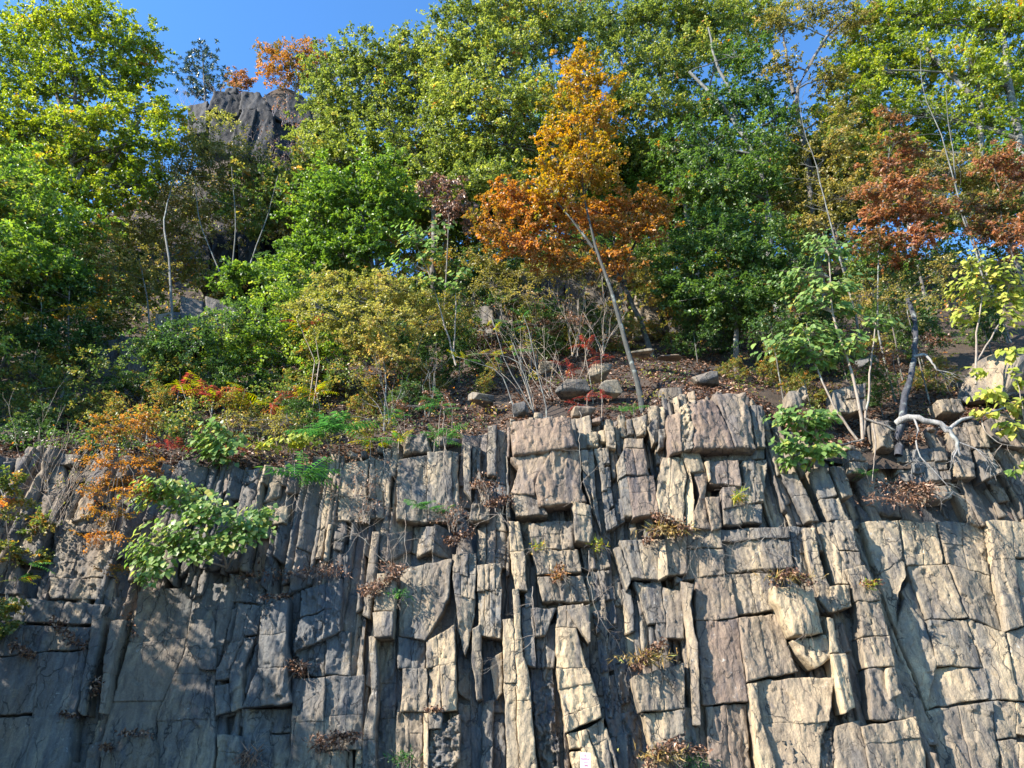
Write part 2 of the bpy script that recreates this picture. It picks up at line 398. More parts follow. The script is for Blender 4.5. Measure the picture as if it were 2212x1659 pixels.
blk(B1, [(1655, 1002), (1600, 1150), (1560, 1252)], [(1842, 1002), (1845, 1120), (1862, 1225)], .64, .22, fac=.07, tv=-.1)
blk(B1, [(1565, 1262), (1560, 1720)], [(1862, 1262), (1862, 1720)], .06, .32, rows=(.4,), cols=(.6,))
blk(B1, [(1940, 505), (1925, 700), (1890, 905)], [(2195, 425), (2205, 560), (2180, 765)], .36, .15, rows=(.45,), cols=(.6,), bulge=.05)
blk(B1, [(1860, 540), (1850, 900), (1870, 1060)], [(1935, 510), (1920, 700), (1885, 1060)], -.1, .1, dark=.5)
blk(B1, [(1890, 910), (1990, 1050)], [(2085, 770), (2085, 1050)], .1, .3, rows=(.5,))
blk(B1, [(2095, 775), (2095, 1045)], [(2250, 770), (2250, 1045)], .12, .25)
blk(B1, [(1872, 1072), (1862, 1500), (1855, 1720)], [(2095, 1058), (2085, 1600), (2080, 1720)], .32, .15, rows=(.45,), fac=.05)
blk(B1, [(2100, 1056), (2090, 1530)], [(2330, 1050), (2330, 1530)], .26, .15, rows=(.55,), fac=.05)
blk(B1, [(1400, 1425), (1395, 1720)], [(1552, 1440), (1556, 1720)], .3, .25, rows=(.4,), fac=.08)
blk(B1, [(770, 1425), (705, 1520), (690, 1720)], [(955, 1425), (1000, 1500), (995, 1720)], .36, .12, bulge=.1, cham=.12)
blk(B1, [(2010, 1545), (1865, 1660), (1860, 1720)], [(2210, 1535), (2215, 1720)], .5, .55, fac=.08)
blk(B1, [(330, 60), (330, 420)], [(720, 20), (720, 420)], .1, .3, rows=(.33, .7), cols=(.4,))
blk(B1, [(330, 425), (330, 560)], [(725, 425), (725, 560)], .14, .35, cols=(.3, .62))
# --- centre, sunlit
blk(B2, [(240, 400), (215, 640)], [(352, 400), (350, 640)], .5, .5, rows=(.5,), fac=.07)
blk(B2, [(205, 650), (215, 802)], [(348, 640), (335, 796)], .62, .45, fac=.04, bulge=.04)
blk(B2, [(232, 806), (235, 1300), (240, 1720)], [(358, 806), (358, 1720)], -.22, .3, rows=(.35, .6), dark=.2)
blk(B2, [(185, 800), (195, 1150), (150, 1440), (140, 1720)], [(234, 806), (238, 1150), (230, 1400), (240, 1720)], .34, .4, rows=(.2, .4, .75), fac=.07, tu=.3)
blk(B2, [(385, 370), (372, 790)], [(722, 300), (700, 560), (548, 832)], .24, .5, fac=.06, cols=(.45,), jit=.03)
blk(B2, [(372, 800), (366, 1010)], [(546, 836), (546, 1010)], .12, .4, cols=(.5,))
blk(B2, [(552, 832), (552, 1002)], [(742, 720), (748, 972)], .4, .65, cols=(.4,), fac=.07)
blk(B2, [(400, 1012), (390, 1285)], [(562, 1002), (562, 1285)], .24, .5, cols=(.62,), fac=.08)
blk(B2, [(566, 1006), (570, 1290)], [(640, 992), (660, 1282)], .3, .55)
blk(B2, [(642, 992), (662, 1282)], [(747, 962), (748, 1275)], .46, .8, fac=.05)
blk(B2, [(366, 1290), (365, 1720)], [(540, 1290), (532, 1720)], .1, .35, rows=(.3,), cols=(.5,), dark=.15, fac=.08)
blk(B2, [(570, 1292), (578, 1395)], [(658, 1284), (655, 1392)], .62, .4, fac=.05)
blk(B2, [(542, 1292), (536, 1720)], [(574, 1292), (572, 1720)], .56, .8, fac=.03, tu=.6)
blk(B2, [(576, 1398), (574, 1720)], [(770, 1300), (772, 1590), (640, 1720)], .5, .25, rows=(.25, .5, .75), fac=.14, fsu=.2, fsv=.2)
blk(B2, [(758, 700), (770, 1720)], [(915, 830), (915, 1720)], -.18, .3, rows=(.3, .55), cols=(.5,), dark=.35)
blk(B2, [(740, 530), (770, 760), (812, 915)], [(872, 560), (850, 760), (820, 920)], .34, .5, tu=-.25)
blk(B2, [(862, 750), (850, 950), (882, 1220)], [(906, 720), (914, 950), (912, 1205)], .34, .3, fac=.03)
blk(B2, [(722, 260), (735, 520)], [(880, 260), (872, 560)], .4, .55, cols=(.33, .66), rows=(.5,), jit=.09, fac=.08)
blk(B2, [(884, 340), (890, 560), (896, 780)], [(1040, 330), (1045, 560), (1040, 820)], .4, .5, cols=(.3, .52, .76), rows=(.42,), jit=.12, fac=.08)
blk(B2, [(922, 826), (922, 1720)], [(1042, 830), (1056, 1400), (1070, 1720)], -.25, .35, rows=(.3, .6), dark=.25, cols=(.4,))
blk(B2, [(965, 955), (1000, 1215)], [(1046, 900), (1044, 1160)], .02, .7, fac=.03)
blk(B2, [(1050, 690), (1052, 1160), (1072, 1720)], [(1122, 690), (1130, 1160), (1150, 1720)], .6, .98, rows=(.42,), jit=.04, fac=.04)
blk(B2, [(1110, 500), (1124, 690), (1132, 1160), (1152, 1720)], [(1150, 490), (1180, 900), (1222, 1120), (1268, 1720)], .66, 1.05, rows=(.3, .62), jit=.05, fac=.05)
blk(B2, [(1086, 60), (1098, 260)], [(1150, 60), (1190, 250)], .5, .85, fac=.05, cols=(.5,))
blk(B2, [(1098, 262), (1130, 500)], [(1186, 255), (1212, 510)], .58, 1.05, fac=.05)
blk(B2, [(1165, 620), (1180, 800), (1192, 985)], [(1242, 600), (1256, 800), (1262, 990)], .42, .35, rows=(.45,), fac=.06)
blk(B2, [(1190, 540), (1192, 620)], [(1242, 480), (1242, 600)], .46, .55)
blk(B2, [(1238, 1150), (1292, 1720)], [(1370, 1090), (1425, 1720)], .2, .2, rows=(.3, .6), dark=.35, fac=.16, fsu=.15, fsv=.3)
blk(B2, [(1200, 990), (1238, 1300), (1290, 1720)], [(1370, 790), (1375, 1090)], .1, .25, rows=(.5,), cols=(.5,), dark=.3, fac=.1)
blk(B2, [(1244, 620), (1262, 792)], [(1392, 615), (1325, 790)], .56, .45, fac=.07, cols=(.4,))
blk(B2, [(1262, 796), (1270, 1000)], [(1392, 700), (1380, 1000)], .22, .3, cols=(.5,), dark=.2)
blk(B2, [(1405, 600), (1395, 740)], [(1560, 585), (1580, 740)], .58, .7, fac=.06, cols=(.35,))
blk(B2, [(1392, 745), (1395, 1000)], [(1520, 745), (1590, 1000)], .64, 1.0, fac=.045)
blk(B2, [(1396, 1003), (1440, 1300), (1455, 1425)], [(1592, 1003), (1640, 1130), (1692, 1315)], .66, 1.0, rows=(.32, .75), fac=.06, jit=.04)
blk(B2, [(1455, 622), (1530, 740), (1608, 842)], [(1602, 590), (1612, 740), (1614, 838)], .76, .7, fac=.04)
blk(B2, [(1470, 1430), (1515, 1720)], [(1590, 1400), (1690, 1720)], .6, .95, fac=.07, cols=(.5,), rows=(.4,))
blk(B2, [(1594, 1395), (1694, 1720)], [(1700, 1320), (1770, 1720)], .52, .55, fac=.07, rows=(.35,))
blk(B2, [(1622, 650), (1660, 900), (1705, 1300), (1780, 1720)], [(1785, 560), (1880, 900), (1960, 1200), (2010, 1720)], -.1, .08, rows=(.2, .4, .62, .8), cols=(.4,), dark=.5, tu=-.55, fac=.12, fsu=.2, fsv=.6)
blk(B2, [(1700, 1400), (1790, 1720)], [(1720, 1380), (1815, 1720)], .5, .8, fac=.02)
blk(B2, [(1242, 250), (1270, 400), (1300, 570)], [(1530, 240), (1560, 400), (1600, 570)], .34, .65, cols=(.3, .66), rows=(.5,), fac=.06)
blk(B2, [(1210, 70), (1215, 245)], [(1500, 60), (1510, 235)], .28, .55, cols=(.35, .7), rows=(.5,), fac=.09)
blk(B2, [(1530, 20), (1560, 300), (1605, 570)], [(1700, 20), (1720, 300), (1780, 560)], .06, .35, cols=(.25, .5, .75), rows=(.4, .7), jit=.1, dark=.25)
blk(B2, [(1800, 190), (1885, 415)], [(2062, 180), (2062, 430)], .52, .45, cols=(.45,), fac=.05)
blk(B2, [(1760, 240), (1850, 500)], [(1800, 230), (1884, 420)], .46, .6, rows=(.5,))
blk(B2, [(2082, 180), (2092, 400)], [(2230, 140), (2230, 395)], .56, .45, fac=.06)
blk(B2, [(2050, 190), (2050, 432)], [(2084, 180), (2112, 405)], .68, .85, fac=.02, tu=.5)
blk(B2, [(1890, 445), (1985, 720)], [(2060, 460), (2100, 720)], .3, .5, fac=.05)
blk(B2, [(2070, 480), (2104, 720), (2100, 815)], [(2215, 520), (2215, 815)], .36, .5, fac=.06)
blk(B2, [(1886, 1062), (1940, 1290)], [(2215, 965), (2218, 1265)], .58, .4, fac=.06, cols=(.55,), jit=.03)
blk(B2, [(1960, 1300), (2010, 1525)], [(2215, 1275), (2215, 1425)], .5, .45, fac=.06)
blk(B2, [(2000, 1500), (2030, 1720)], [(2225, 1440), (2225, 1720)], .62, .55, fac=.13, rows=(.4,), cols=(.5,))
# --- right of centre
blk(B3, [(0, 440), (40, 700), (72, 1000), (80, 1365)], [(92, 470), (62, 600), (112, 850), (126, 1370)], .62, .62, rows=(.5,), jit=.02, fac=.025, tu=.5)
blk(B3, [(0, 60), (20, 430)], [(255, 90), (285, 400)], .44, .5, rows=(.5,), cols=(.4,), fac=.05)
blk(B3, [(98, 420), (112, 700)], [(328, 400), (362, 680)], .44, .55, red=.3, fac=.045)
blk(B3, [(114, 704), (145, 1240)], [(368, 690), (440, 1215)], .42, .5, red=.55, fac=.045)
blk(B3, [(262, 112), (268, 182)], [(690, 96), (700, 170)], .56, .5, cols=(.4,), fac=.05)
blk(B3, [(268, 190), (300, 390)], [(700, 175), (722, 350)], .42, .62, cols=(.52,), fac=.07)
blk(B3, [(300, 398), (355, 660)], [(585, 400), (640, 628)], .44, .5, cols=(.5,), fac=.06)
blk(B3, [(372, 690), (400, 860), (432, 1090)], [(660, 645), (700, 860), (770, 1030)], .52, .6, red=.3, cols=(.45,), jit=.02, fac=.045)
blk(B3, [(436, 1096), (480, 1400), (520, 1720)], [(990, 1062), (960, 1260), (900, 1500), (880, 1720)], .5, .7, red=.2, rows=(.45,), fac=.05, fsu=.6, fsv=1.0)
blk(B3, [(582, 480), (590, 560), (640, 640), (720, 800)], [(860, 485), (905, 620), (930, 780)], .95, .85, fac=.06, bulge=.12, cham=.1)
blk(B3, [(722, 825), (775, 920), (870, 1010)], [(955, 790), (972, 900), (976, 930)], .66, .75, fac=.06, cham=.08)
blk(B3, [(160, 1250), (190, 1720)], [(435, 1230), (470, 1720)], .3, .55, red=.35, cols=(.5,), fac=.06)
blk(B3, [(-60, 1250), (-40, 1720)], [(70, 1260), (140, 1720)], .3, .5, rows=(.5,), fac=.12)
blk(B3, [(440, 1100), (490, 1400), (530, 1720)], [(500, 1100), (520, 1300), (640, 1720)], .62, .75, fac=.05)
blk(B3, [(790, 100), (830, 300), (900, 560), (962, 640)], [(862, 100), (900, 300), (950, 480), (980, 640)], .6, .7, rows=(.3, .6), fac=.06)
blk(B3, [(945, 680), (965, 900)], [(985, 690), (1020, 895)], .74, .85, fac=.02)
blk(B3, [(972, 908), (1010, 1100), (1050, 1295)], [(1068, 905), (1100, 1080), (1130, 1265)], .8, .8, fac=.04)
blk(B3, [(952, 480), (975, 645)], [(1092, 478), (1112, 605)], .66, .6, fac=.07)
blk(B3, [(985, 655), (1060, 900), (1140, 1340)], [(1150, 640), (1190, 960), (1240, 1340)], -.1, .35, rows=(.4,), dark=.15)
blk(B3, [(880, 60), (960, 300), (1000, 470)], [(1100, 60), (1160, 330), (1090, 470)], .5, .6, rows=(.5,), cols=(.4,), fac=.08)
blk(B3, [(1062, 372), (1100, 480), (1140, 570)], [(1185, 340), (1280, 500), (1292, 560)], .66, .6, fac=.05)
blk(B3, [(1142, 576), (1165, 800)], [(1292, 566), (1345, 800)], .62, .65, fac=.05)
blk(B3, [(1168, 806), (1200, 1005)], [(1348, 805), (1385, 990)], .66, .7, fac=.07)
blk(B3, [(1205, 1012), (1225, 1340)], [(1330, 1000), (1400, 1010), (1512, 1250), (1520, 1330)], .58, .35, fac=.05, cols=(.6,), jit=.03)
blk(B3, [(1330, 1010), (1350, 1200)], [(1392, 1000), (1420, 1165)], .74, .5, fac=.05)
blk(B3, [(1160, 1380), (1225, 1720)], [(1525, 1320), (1615, 1720)], .64, .65, rows=(.35,), jit=.03, fac=.04)
blk(B3, [(1000, 1380), (1010, 1720)], [(1150, 1345), (1220, 1720)], .56, .4, fac=.05)
blk(B3, [(640, 1480), (650, 1720)], [(985, 1400), (995, 1720)], .42, .2, dark=.25, fac=.14, fsu=.14, fsv=.4, cols=(.45,))
blk(B3, [(690, 90), (740, 360), (930, 640)], [(788, 100), (830, 330), (945, 640)], .34, .5, rows=(.3, .6), cols=(.5,), jit=.08, fac=.08)
# --- recessed pale face at the right
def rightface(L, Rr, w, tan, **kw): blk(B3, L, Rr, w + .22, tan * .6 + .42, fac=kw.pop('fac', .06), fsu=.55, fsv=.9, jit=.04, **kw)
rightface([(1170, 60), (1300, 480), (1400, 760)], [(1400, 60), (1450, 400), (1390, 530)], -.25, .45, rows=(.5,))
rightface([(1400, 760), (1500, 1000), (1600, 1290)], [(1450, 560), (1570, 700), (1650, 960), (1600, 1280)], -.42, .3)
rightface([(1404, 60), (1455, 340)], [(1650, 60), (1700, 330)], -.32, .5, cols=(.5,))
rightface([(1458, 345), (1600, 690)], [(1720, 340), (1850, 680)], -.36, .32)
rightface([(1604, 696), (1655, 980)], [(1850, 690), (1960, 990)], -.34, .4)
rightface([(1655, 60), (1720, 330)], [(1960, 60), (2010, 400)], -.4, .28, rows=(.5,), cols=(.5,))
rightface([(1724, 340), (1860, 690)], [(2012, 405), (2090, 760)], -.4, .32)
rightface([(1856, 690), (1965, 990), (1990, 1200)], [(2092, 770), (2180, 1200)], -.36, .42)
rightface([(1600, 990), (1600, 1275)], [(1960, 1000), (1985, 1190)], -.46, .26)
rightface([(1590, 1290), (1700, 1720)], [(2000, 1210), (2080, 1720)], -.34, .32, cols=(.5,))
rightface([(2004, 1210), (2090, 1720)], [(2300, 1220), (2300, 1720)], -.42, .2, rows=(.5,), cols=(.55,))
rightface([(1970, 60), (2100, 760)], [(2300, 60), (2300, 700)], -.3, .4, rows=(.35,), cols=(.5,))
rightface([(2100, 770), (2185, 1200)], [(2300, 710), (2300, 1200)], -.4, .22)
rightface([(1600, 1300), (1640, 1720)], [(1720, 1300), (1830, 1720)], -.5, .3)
# --- upper blocks, middle
blk(CC, [(100, 380), (95, 500), (118, 668)], [(600, 350), (625, 520), (665, 612)], .85, .55, red=.75, fac=.05, bulge=.07, cham=.12, back=1.4)
blk(CC, [(95, 690), (160, 760), (90, 990)], [(420, 640), (430, 770), (300, 920), (300, 1010)], .66, .6, red=.5, fac=.05, cham=.08)
blk(CC, [(440, 630), (310, 880), (300, 960), (330, 1110)], [(690, 630), (690, 900), (740, 1060)], .7, .5, red=.55, fac=.06, cham=.08)
blk(CC, [(90, 995), (130, 1180)], [(330, 1010), (400, 1180)], .55, .4, fac=.08, dark=.15)
blk(CC, [(605, 1068), (622, 1180), (640, 1400)], [(775, 1100), (790, 1300), (780, 1420)], .66, .5, rows=(.35,), fac=.05, cham=.09)
blk(CC, [(735, 500), (740, 590)], [(835, 470), (830, 595)], .4, .6)
blk(CC, [(888, 372), (905, 600)], [(960, 368), (985, 620)], .46, .6, rows=(.42,))
blk(CC, [(840, 470), (850, 560)], [(890, 470), (900, 560)], .3, .7)
blk(CC, [(1130, 340), (1160, 500)], [(1255, 330), (1240, 500)], .45, .4, cham=.09)
blk(CC, [(1250, 440), (1300, 570)], [(1350, 340), (1365, 540)], .55, .7)
blk(CC, [(1350, 470), (1350, 620)], [(1420, 450), (1400, 600)], .6, .6)
blk(CC, [(1055, 535), (1065, 615)], [(1210, 530), (1215, 612)], .6, .6, red=.3, fac=.03)
blk(CC, [(1052, 622), (1080, 850)], [(1225, 615), (1270, 845)], .66, .6, red=.45, fac=.04, cols=(.45,), jit=.02)
blk(CC, [(1000, 720), (1015, 870)], [(1050, 640), (1076, 850)], .6, .7, tu=.5, fac=.04)
blk(CC, [(1085, 862), (1130, 1215)], [(1300, 850), (1360, 1180)], .6, .55, red=.6, rows=(.4,), fac=.045, jit=.02)
blk(CC, [(1020, 880), (1060, 1180)], [(1082, 862), (1128, 1200)], .52, .6, tu=.5, fac=.05)
blk(CC, [(800, 620), (860, 900), (900, 1330)], [(920, 620), (940, 900), (1000, 1280)], .28, .3, cols=(.5,), rows=(.25, .5, .75), jit=.1, fac=.07)
blk(CC, [(690, 640), (710, 900), (760, 1060)], [(800, 620), (810, 900), (860, 1330)], .5, .4, cols=(.55,), rows=(.4, .7), jit=.08, fac=.06)
blk(CC, [(925, 640), (960, 900), (1000, 1280)], [(1000, 660), (1020, 880), (1060, 1250)], .1, .35, rows=(.4, .7), cols=(.5,), jit=.1)
# big paired block and what lies under it
blk(CC, [(1430, 340), (1430, 500), (1450, 665)], [(1530, 320), (1530, 480), (1550, 635)], .98, .5, red=.6, fac=.05, tu=.3)
blk(CC, [(1532, 260), (1532, 480), (1555, 632)], [(1660, 210), (1640, 480), (1640, 620)], 1.02, .5, fac=.1, fsu=.2, fsv=.3)
blk(CC, [(1600, 215), (1645, 480), (1645, 622)], [(1810, 200), (1960, 470), (1998, 612)], 1.08, .5, red=.75, fac=.06, cham=.1, back=1.4)
blk(CC, [(1815, 140), (1900, 360), (2000, 612)], [(2090, 145), (2130, 300), (2178, 625)], 1.02, .42, red=.3, fac=.06, cham=.12, bulge=.05, back=1.4)
blk(CC, [(2125, 260), (2185, 620)], [(2230, 260), (2260, 610)], .75, .35, cols=(.5,), fac=.07)
blk(CC, [(1530, 645), (1560, 700), (1620, 830)], [(1700, 640), (1740, 720), (1760, 800)], .74, .6, fac=.05, bulge=.06, cham=.1)
blk(CC, [(1700, 640), (1745, 718)], [(2240, 640), (2240, 720)], .42, .35, fac=.05)
blk(CC, [(1390, 690), (1350, 820), (1330, 1000), (1380, 1260)], [(1555, 690), (1590, 850), (1560, 1050), (1560, 1290)], .68, .8, fac=.06, cols=(.45,), jit=.03)
blk(CC, [(1562, 700), (1600, 860), (1575, 1050), (1580, 1300)], [(1615, 830), (1640, 950), (1640, 1150), (1650, 1310)], .64, .85, rows=(.5,), fac=.06, tu=.4)
blk(CC, [(1650, 820), (1700, 1000), (1640, 1160), (1650, 1300)], [(1785, 800), (1745, 1025), (1800, 1300)], .66, .45, red=.5, rows=(.5,), fac=.05)
blk(CC, [(1788, 720), (1795, 900)], [(2020, 720), (2050, 950)], .78, .4, red=.5, fac=.05, cols=(.6,), jit=.03)
blk(CC, [(1750, 725), (1790, 860)], [(1786, 715), (1796, 880)], .84, .8, tu=.4, fac=.02)
blk(CC, [(1745, 1035), (1805, 1310)], [(1870, 1030), (1890, 1280)], .72, .5, red=.4, fac=.05)
blk(CC, [(1890, 960), (1895, 1140)], [(2080, 930), (2090, 1100)], .72, .45, red=.35, fac=.05)
blk(CC, [(2060, 730), (2085, 1090)], [(2260, 720), (2260, 1060)], .6, .5, rows=(.5,), cols=(.5,), fac=.07)
blk(CC, [(1890, 1140), (1900, 1270)], [(2030, 1120), (2060, 1260)], .66, .55, fac=.05, cols=(.35,))
blk(CC, [(1950, 1110), (2065, 1250)], [(2230, 1080), (2240, 1250)], .62, .5, fac=.06)
# upper blocks, left of the middle
blk(M5, [(372, 1315), (372, 1700)], [(560, 1270), (565, 1700)], .34, .5, fac=.05)
blk(M5, [(564, 1268), (568, 1700)], [(762, 1250), (772, 1700)], .32, .5, fac=.05, cols=(.8,), jit=.06)
blk(M5, [(792, 1195), (802, 1500)], [(836, 1195), (842, 1560)], .46, .45, rows=(.5,), fac=.05)
blk(M5, [(846, 1210), (850, 1480)], [(905, 1230), (910, 1500)], .25, .35, rows=(.5,), cols=(.5,))
blk(M5, [(0, 1330), (-10, 1700)], [(185, 1310), (170, 1480), (190, 1700)], .26, .7, fac=.06, rows=(.6,))
blk(M5, [(190, 1300), (195, 1690)], [(275, 1310), (280, 1690)], .16, .4, cols=(.4,), rows=(.4, .7), jit=.1)
blk(M5, [(420, 1150), (400, 1270)], [(560, 1140), (590, 1260)], .3, .45, bulge=.12, cham=.16)
blk(M5, [(870, 1500), (830, 1700)], [(960, 1480), (960, 1700)], .3, .6, cols=(.5,), rows=(.5,), jit=.1)
blk(B1, [(1720, -40), (1730, 75)], [(1860, -40), (1840, 75)], .4, .75, fac=.07)
blk(B1, [(1480, 400), (1450, 580)], [(1700, 420), (1690, 585)], .12, .2, cols=(.4,), rows=(.5,))
# --- leaning slabs under the shrub at the right
blk(M6, [(650, 1400), (820, 1700)], [(745, 1400), (900, 1700)], .55, .45, rows=(.5,), fac=.06)
blk(M6, [(830, 1380), (900, 1560)], [(940, 1360), (1000, 1540)], .5, .5, fac=.06)
blk(M6, [(900, 1570), (960, 1700)], [(1020, 1550), (1090, 1700)], .52, .6, fac=.06)
blk(M6, [(950, 1360), (1040, 1560)], [(1060, 1350), (1130, 1540)], .42, .55, rows=(.5,), fac=.07)
blk(M6, [(1080, 1330), (1080, 1400)], [(1210, 1320), (1210, 1400)], .5, .5)
blk(M6, [(1080, 1250), (1085, 1320)], [(1160, 1260), (1200, 1310)], .55, .55, red=.3)
blk(M6, [(1250, 1050), (1285, 1225)], [(1345, 1050), (1390, 1230)], .4, .25)
blk(M6, [(700, 870), (690, 970)], [(790, 860), (790, 970)], .4, .4, bulge=.08, cham=.12)
blk(M6, [(990, 850), (1000, 1000)], [(1190, 830), (1190, 1000)], .2, .3, cols=(.4,), rows=(.5,))
blk(M6, [(1660, 920), (1690, 1000)], [(1810, 920), (1830, 1000)], .3, .25, cols=(.55,))
blk(M6, [(1850, 1090), (1890, 1235)], [(1960, 1090), (1985, 1230)], .45, .5)
blk(M6, [(1740, 1100), (1800, 1420)], [(1850, 1100), (1900, 1420)], .3, .35, rows=(.3, .6), fac=.06)
blk(M6, [(1900, 1240), (1960, 1420)], [(1990, 1240), (2060, 1400)], .4, .45, rows=(.5,))
blk(M6, [(1400, 1240), (1420, 1450)], [(1700, 1230), (1740, 1450)], .1, .25, rows=(.4, .7), cols=(.25, .5, .75), jit=.1, fac=.08)
blk(M6, [(1580, 1480), (1610, 1560)], [(1760, 1480), (1760, 1550)], .3, .7)

# cliff brink measured in the photo
BRINK = [(-600, 980), (-200, 975), (0, 985), (90, 962), (180, 985), (240, 968), (300, 1000), (420, 1012), (500, 990), (560, 1010), (630, 1000), (700, 985), (800, 972), (870, 945), (1000, 938), (1095, 922), (1105, 897),
         (1245, 893), (1270, 905), (1390, 892), (1420, 868), (1445, 850), (1640, 852), (1662, 885), (1720, 925), (1850, 955), (1950, 955), (2060, 925), (2212, 895), (2500, 860), (2900, 840)]
bu = cliff_uv([b[0] for b in BRINK], [b[1] for b in BRINK], .3)
def brink(u): return np.interp(u, bu[:, 0], bu[:, 1])

CELLS = []            # (area, verts, quads, attrs)
POLY = []
def inside(poly, x, y):
    c = np.zeros(np.shape(x), bool); n = len(poly)
    for i in range(n):
        x1, y1 = poly[i]; x2, y2 = poly[i - 1]
        m = ((y1 > y) != (y2 > y)) & (x < (x2 - x1) * (y - y1) / (y2 - y1 + 1e-12) + x1)
        c ^= m
    return c
sd = 0
for cf, L, Rr, w, tan, rows, cols, jit, kw in BL:
    Lp = np.array([cf(*p) for p in L]); Rp = np.array([cf(*p) for p in Rr])
    Lu = cliff_uv(Lp[:, 0], Lp[:, 1], w); Ru = cliff_uv(Rp[:, 0], Rp[:, 1], w)
    POLY.append(np.concatenate([Lu, Ru[::-1]]))
    n = 40
    Lr, Rs = resample(Lu, n + 1), resample(Ru, n + 1)
    sd += 1
    T0 = kw.get('tu', random.choice((-.3, -.12, .05, .12, .22)) * random.uniform(.5, 1.2)); wblk = float(np.linalg.norm(Rs - Lr, axis=1).mean())
    T0 = max(-.22, min(.22, T0 * wblk)) / wblk if 'tu' not in kw else T0
    rr = [0.0] + list(rows) + [1.0]; cc = [0.0] + list(cols) + [1.0]
    for i in range(len(rr) - 1):
        for j in range(len(cc) - 1):
            off = random.uniform(-.06, .06) if (cols and rows) else 0
            a = int(round((rr[i] + (off if 0 < i else 0)) * n)); b = int(round((rr[i + 1] + (off if i + 2 < len(rr) else 0)) * n))
            b = max(b, a + 1)
            t = slice(a, b + 1)
            lo = Lr[t] * (1 - cc[j]) + Rs[t] * cc[j]; hi = Lr[t] * (1 - cc[j + 1]) + Rs[t] * cc[j + 1]
            k2 = dict(kw); k2.setdefault('tbc', .2 if rows else .8); ww = 1.08 * w - .02 + random.uniform(-jit, jit)
            tn = tan + random.uniform(-.07, .07)
            k2['tu'] = T0 + random.uniform(-.03, .03); ww += T0 * (.5 * (cc[j] + cc[j + 1]) - .5) * wblk
            k2['fac'] = k2.get('fac', .085) * 1.35; k2.setdefault('tv', random.uniform(-.015, .015))
            V, Q, A = cell(lo, hi, ww, res=.042, seed=sd % 60, tan=tn, **k2)
            area = plen(lo) * float(np.linalg.norm(hi - lo, axis=1).mean())
            CELLS.append((area + 5, V, Q, A))
# the jointed rock in between
def wzone(u, v):
    w = .2 + .13 * fbm(u * .5, v * .35, 0, 21, 3)
    w = w - .65 * np.clip((u - 11.5) / 1.2, 0, 1) * np.clip((9.6 - v) / .8, 0, 1)
    w = w - .3 * np.clip((-3.0 - u) / 2.0, 0, 1) * np.clip((v - 9.0) / .7, 0, 1)
    return w
u = -24.0
fill = 0
while u < 25:
    wd = float(np.clip(rng.lognormal(-1.25, .55), .12, .8))
    csd = int(rng.integers(60)); ctn = rng.normal(0, .14)
    cdepth = rng.normal(0, .12); q_ = rng.random(); ctu = rng.normal(-.75, .2) if q_ < .27 else (rng.normal(.5, .2) if q_ < .45 else rng.normal(0, .12))
    uc = u + wd / 2
    top = float(brink(uc))
    lean = .02 * 0 + (-.10 * np.clip((uc - 6) / 8, 0, 1))
    v = -.4; sl = 0.
    while v < top:
        h = float(np.clip(rng.lognormal(.25, .65), .3, 4.0)); v2 = min(v + h, top + rng.uniform(-.25, .1))
        if v2 - v < .12: break
        vm = (v + v2) / 2
        sl2 = float(rng.normal(0, .45)) * wd; tp_ = rng.random() < .2
        if v2 > top - .3: sl2 *= .25; tp_ = False
        L = [(u + lean * (v2 - 5), v2), (u + lean * (v - 5), v)]; Rr = [(u + wd * (.35 if tp_ else 1) + lean * (v2 - 5), v2 + sl2), (u + wd + lean * (v - 5), v + sl)]
        pts = [(u + .15 * wd, v + .15 * h), (u + .85 * wd, v + .15 * h), (u + .15 * wd, v2 - .15 * h), (u + .85 * wd, v2 - .15 * h), (uc, vm)]
        cover = 0
        for (a, b) in pts:
            a2 = a + lean * (b - 5)
            cover += any(bool(inside(p, a2, b)) for p in POLY if p[:, 0].min() < a2 < p[:, 0].max() and p[:, 1].min() < b < p[:, 1].max())
        if cover < (3 if uc > 11.5 else 5):
            sd += 1
            w = float(wzone(uc, .5 * vm + 2.5)) + cdepth * 1.2 + rng.normal(0, .02)
            if cover >= 1: w -= .1 + .08 * cover
            left = np.clip((-4 - uc) / 3, 0, 1)
            tn = .45 - .25 * left + ctn + rng.normal(0, .06)
            V, Q, A = cell(L, Rr, w, res=.078, seed=csd, tan=tn, dark=max(0, rng.normal(.1, .25)), red=max(0, rng.normal(0, .25)),
                           fac=.08, fsu=.2, fsv=.6, tu=ctu + rng.normal(0, .04), tv=rng.normal(0, .015), cham=.03, tbc=.3)
            CELLS.append((wd * h * (1 - .18 * cover) * (1.0 if abs(uc) < 17 and vm > 1.8 else .2), V, Q, A)); fill += 1
        v = v2; sl = sl2
    u += wd
CELLS.sort(key=lambda c: -c[0])
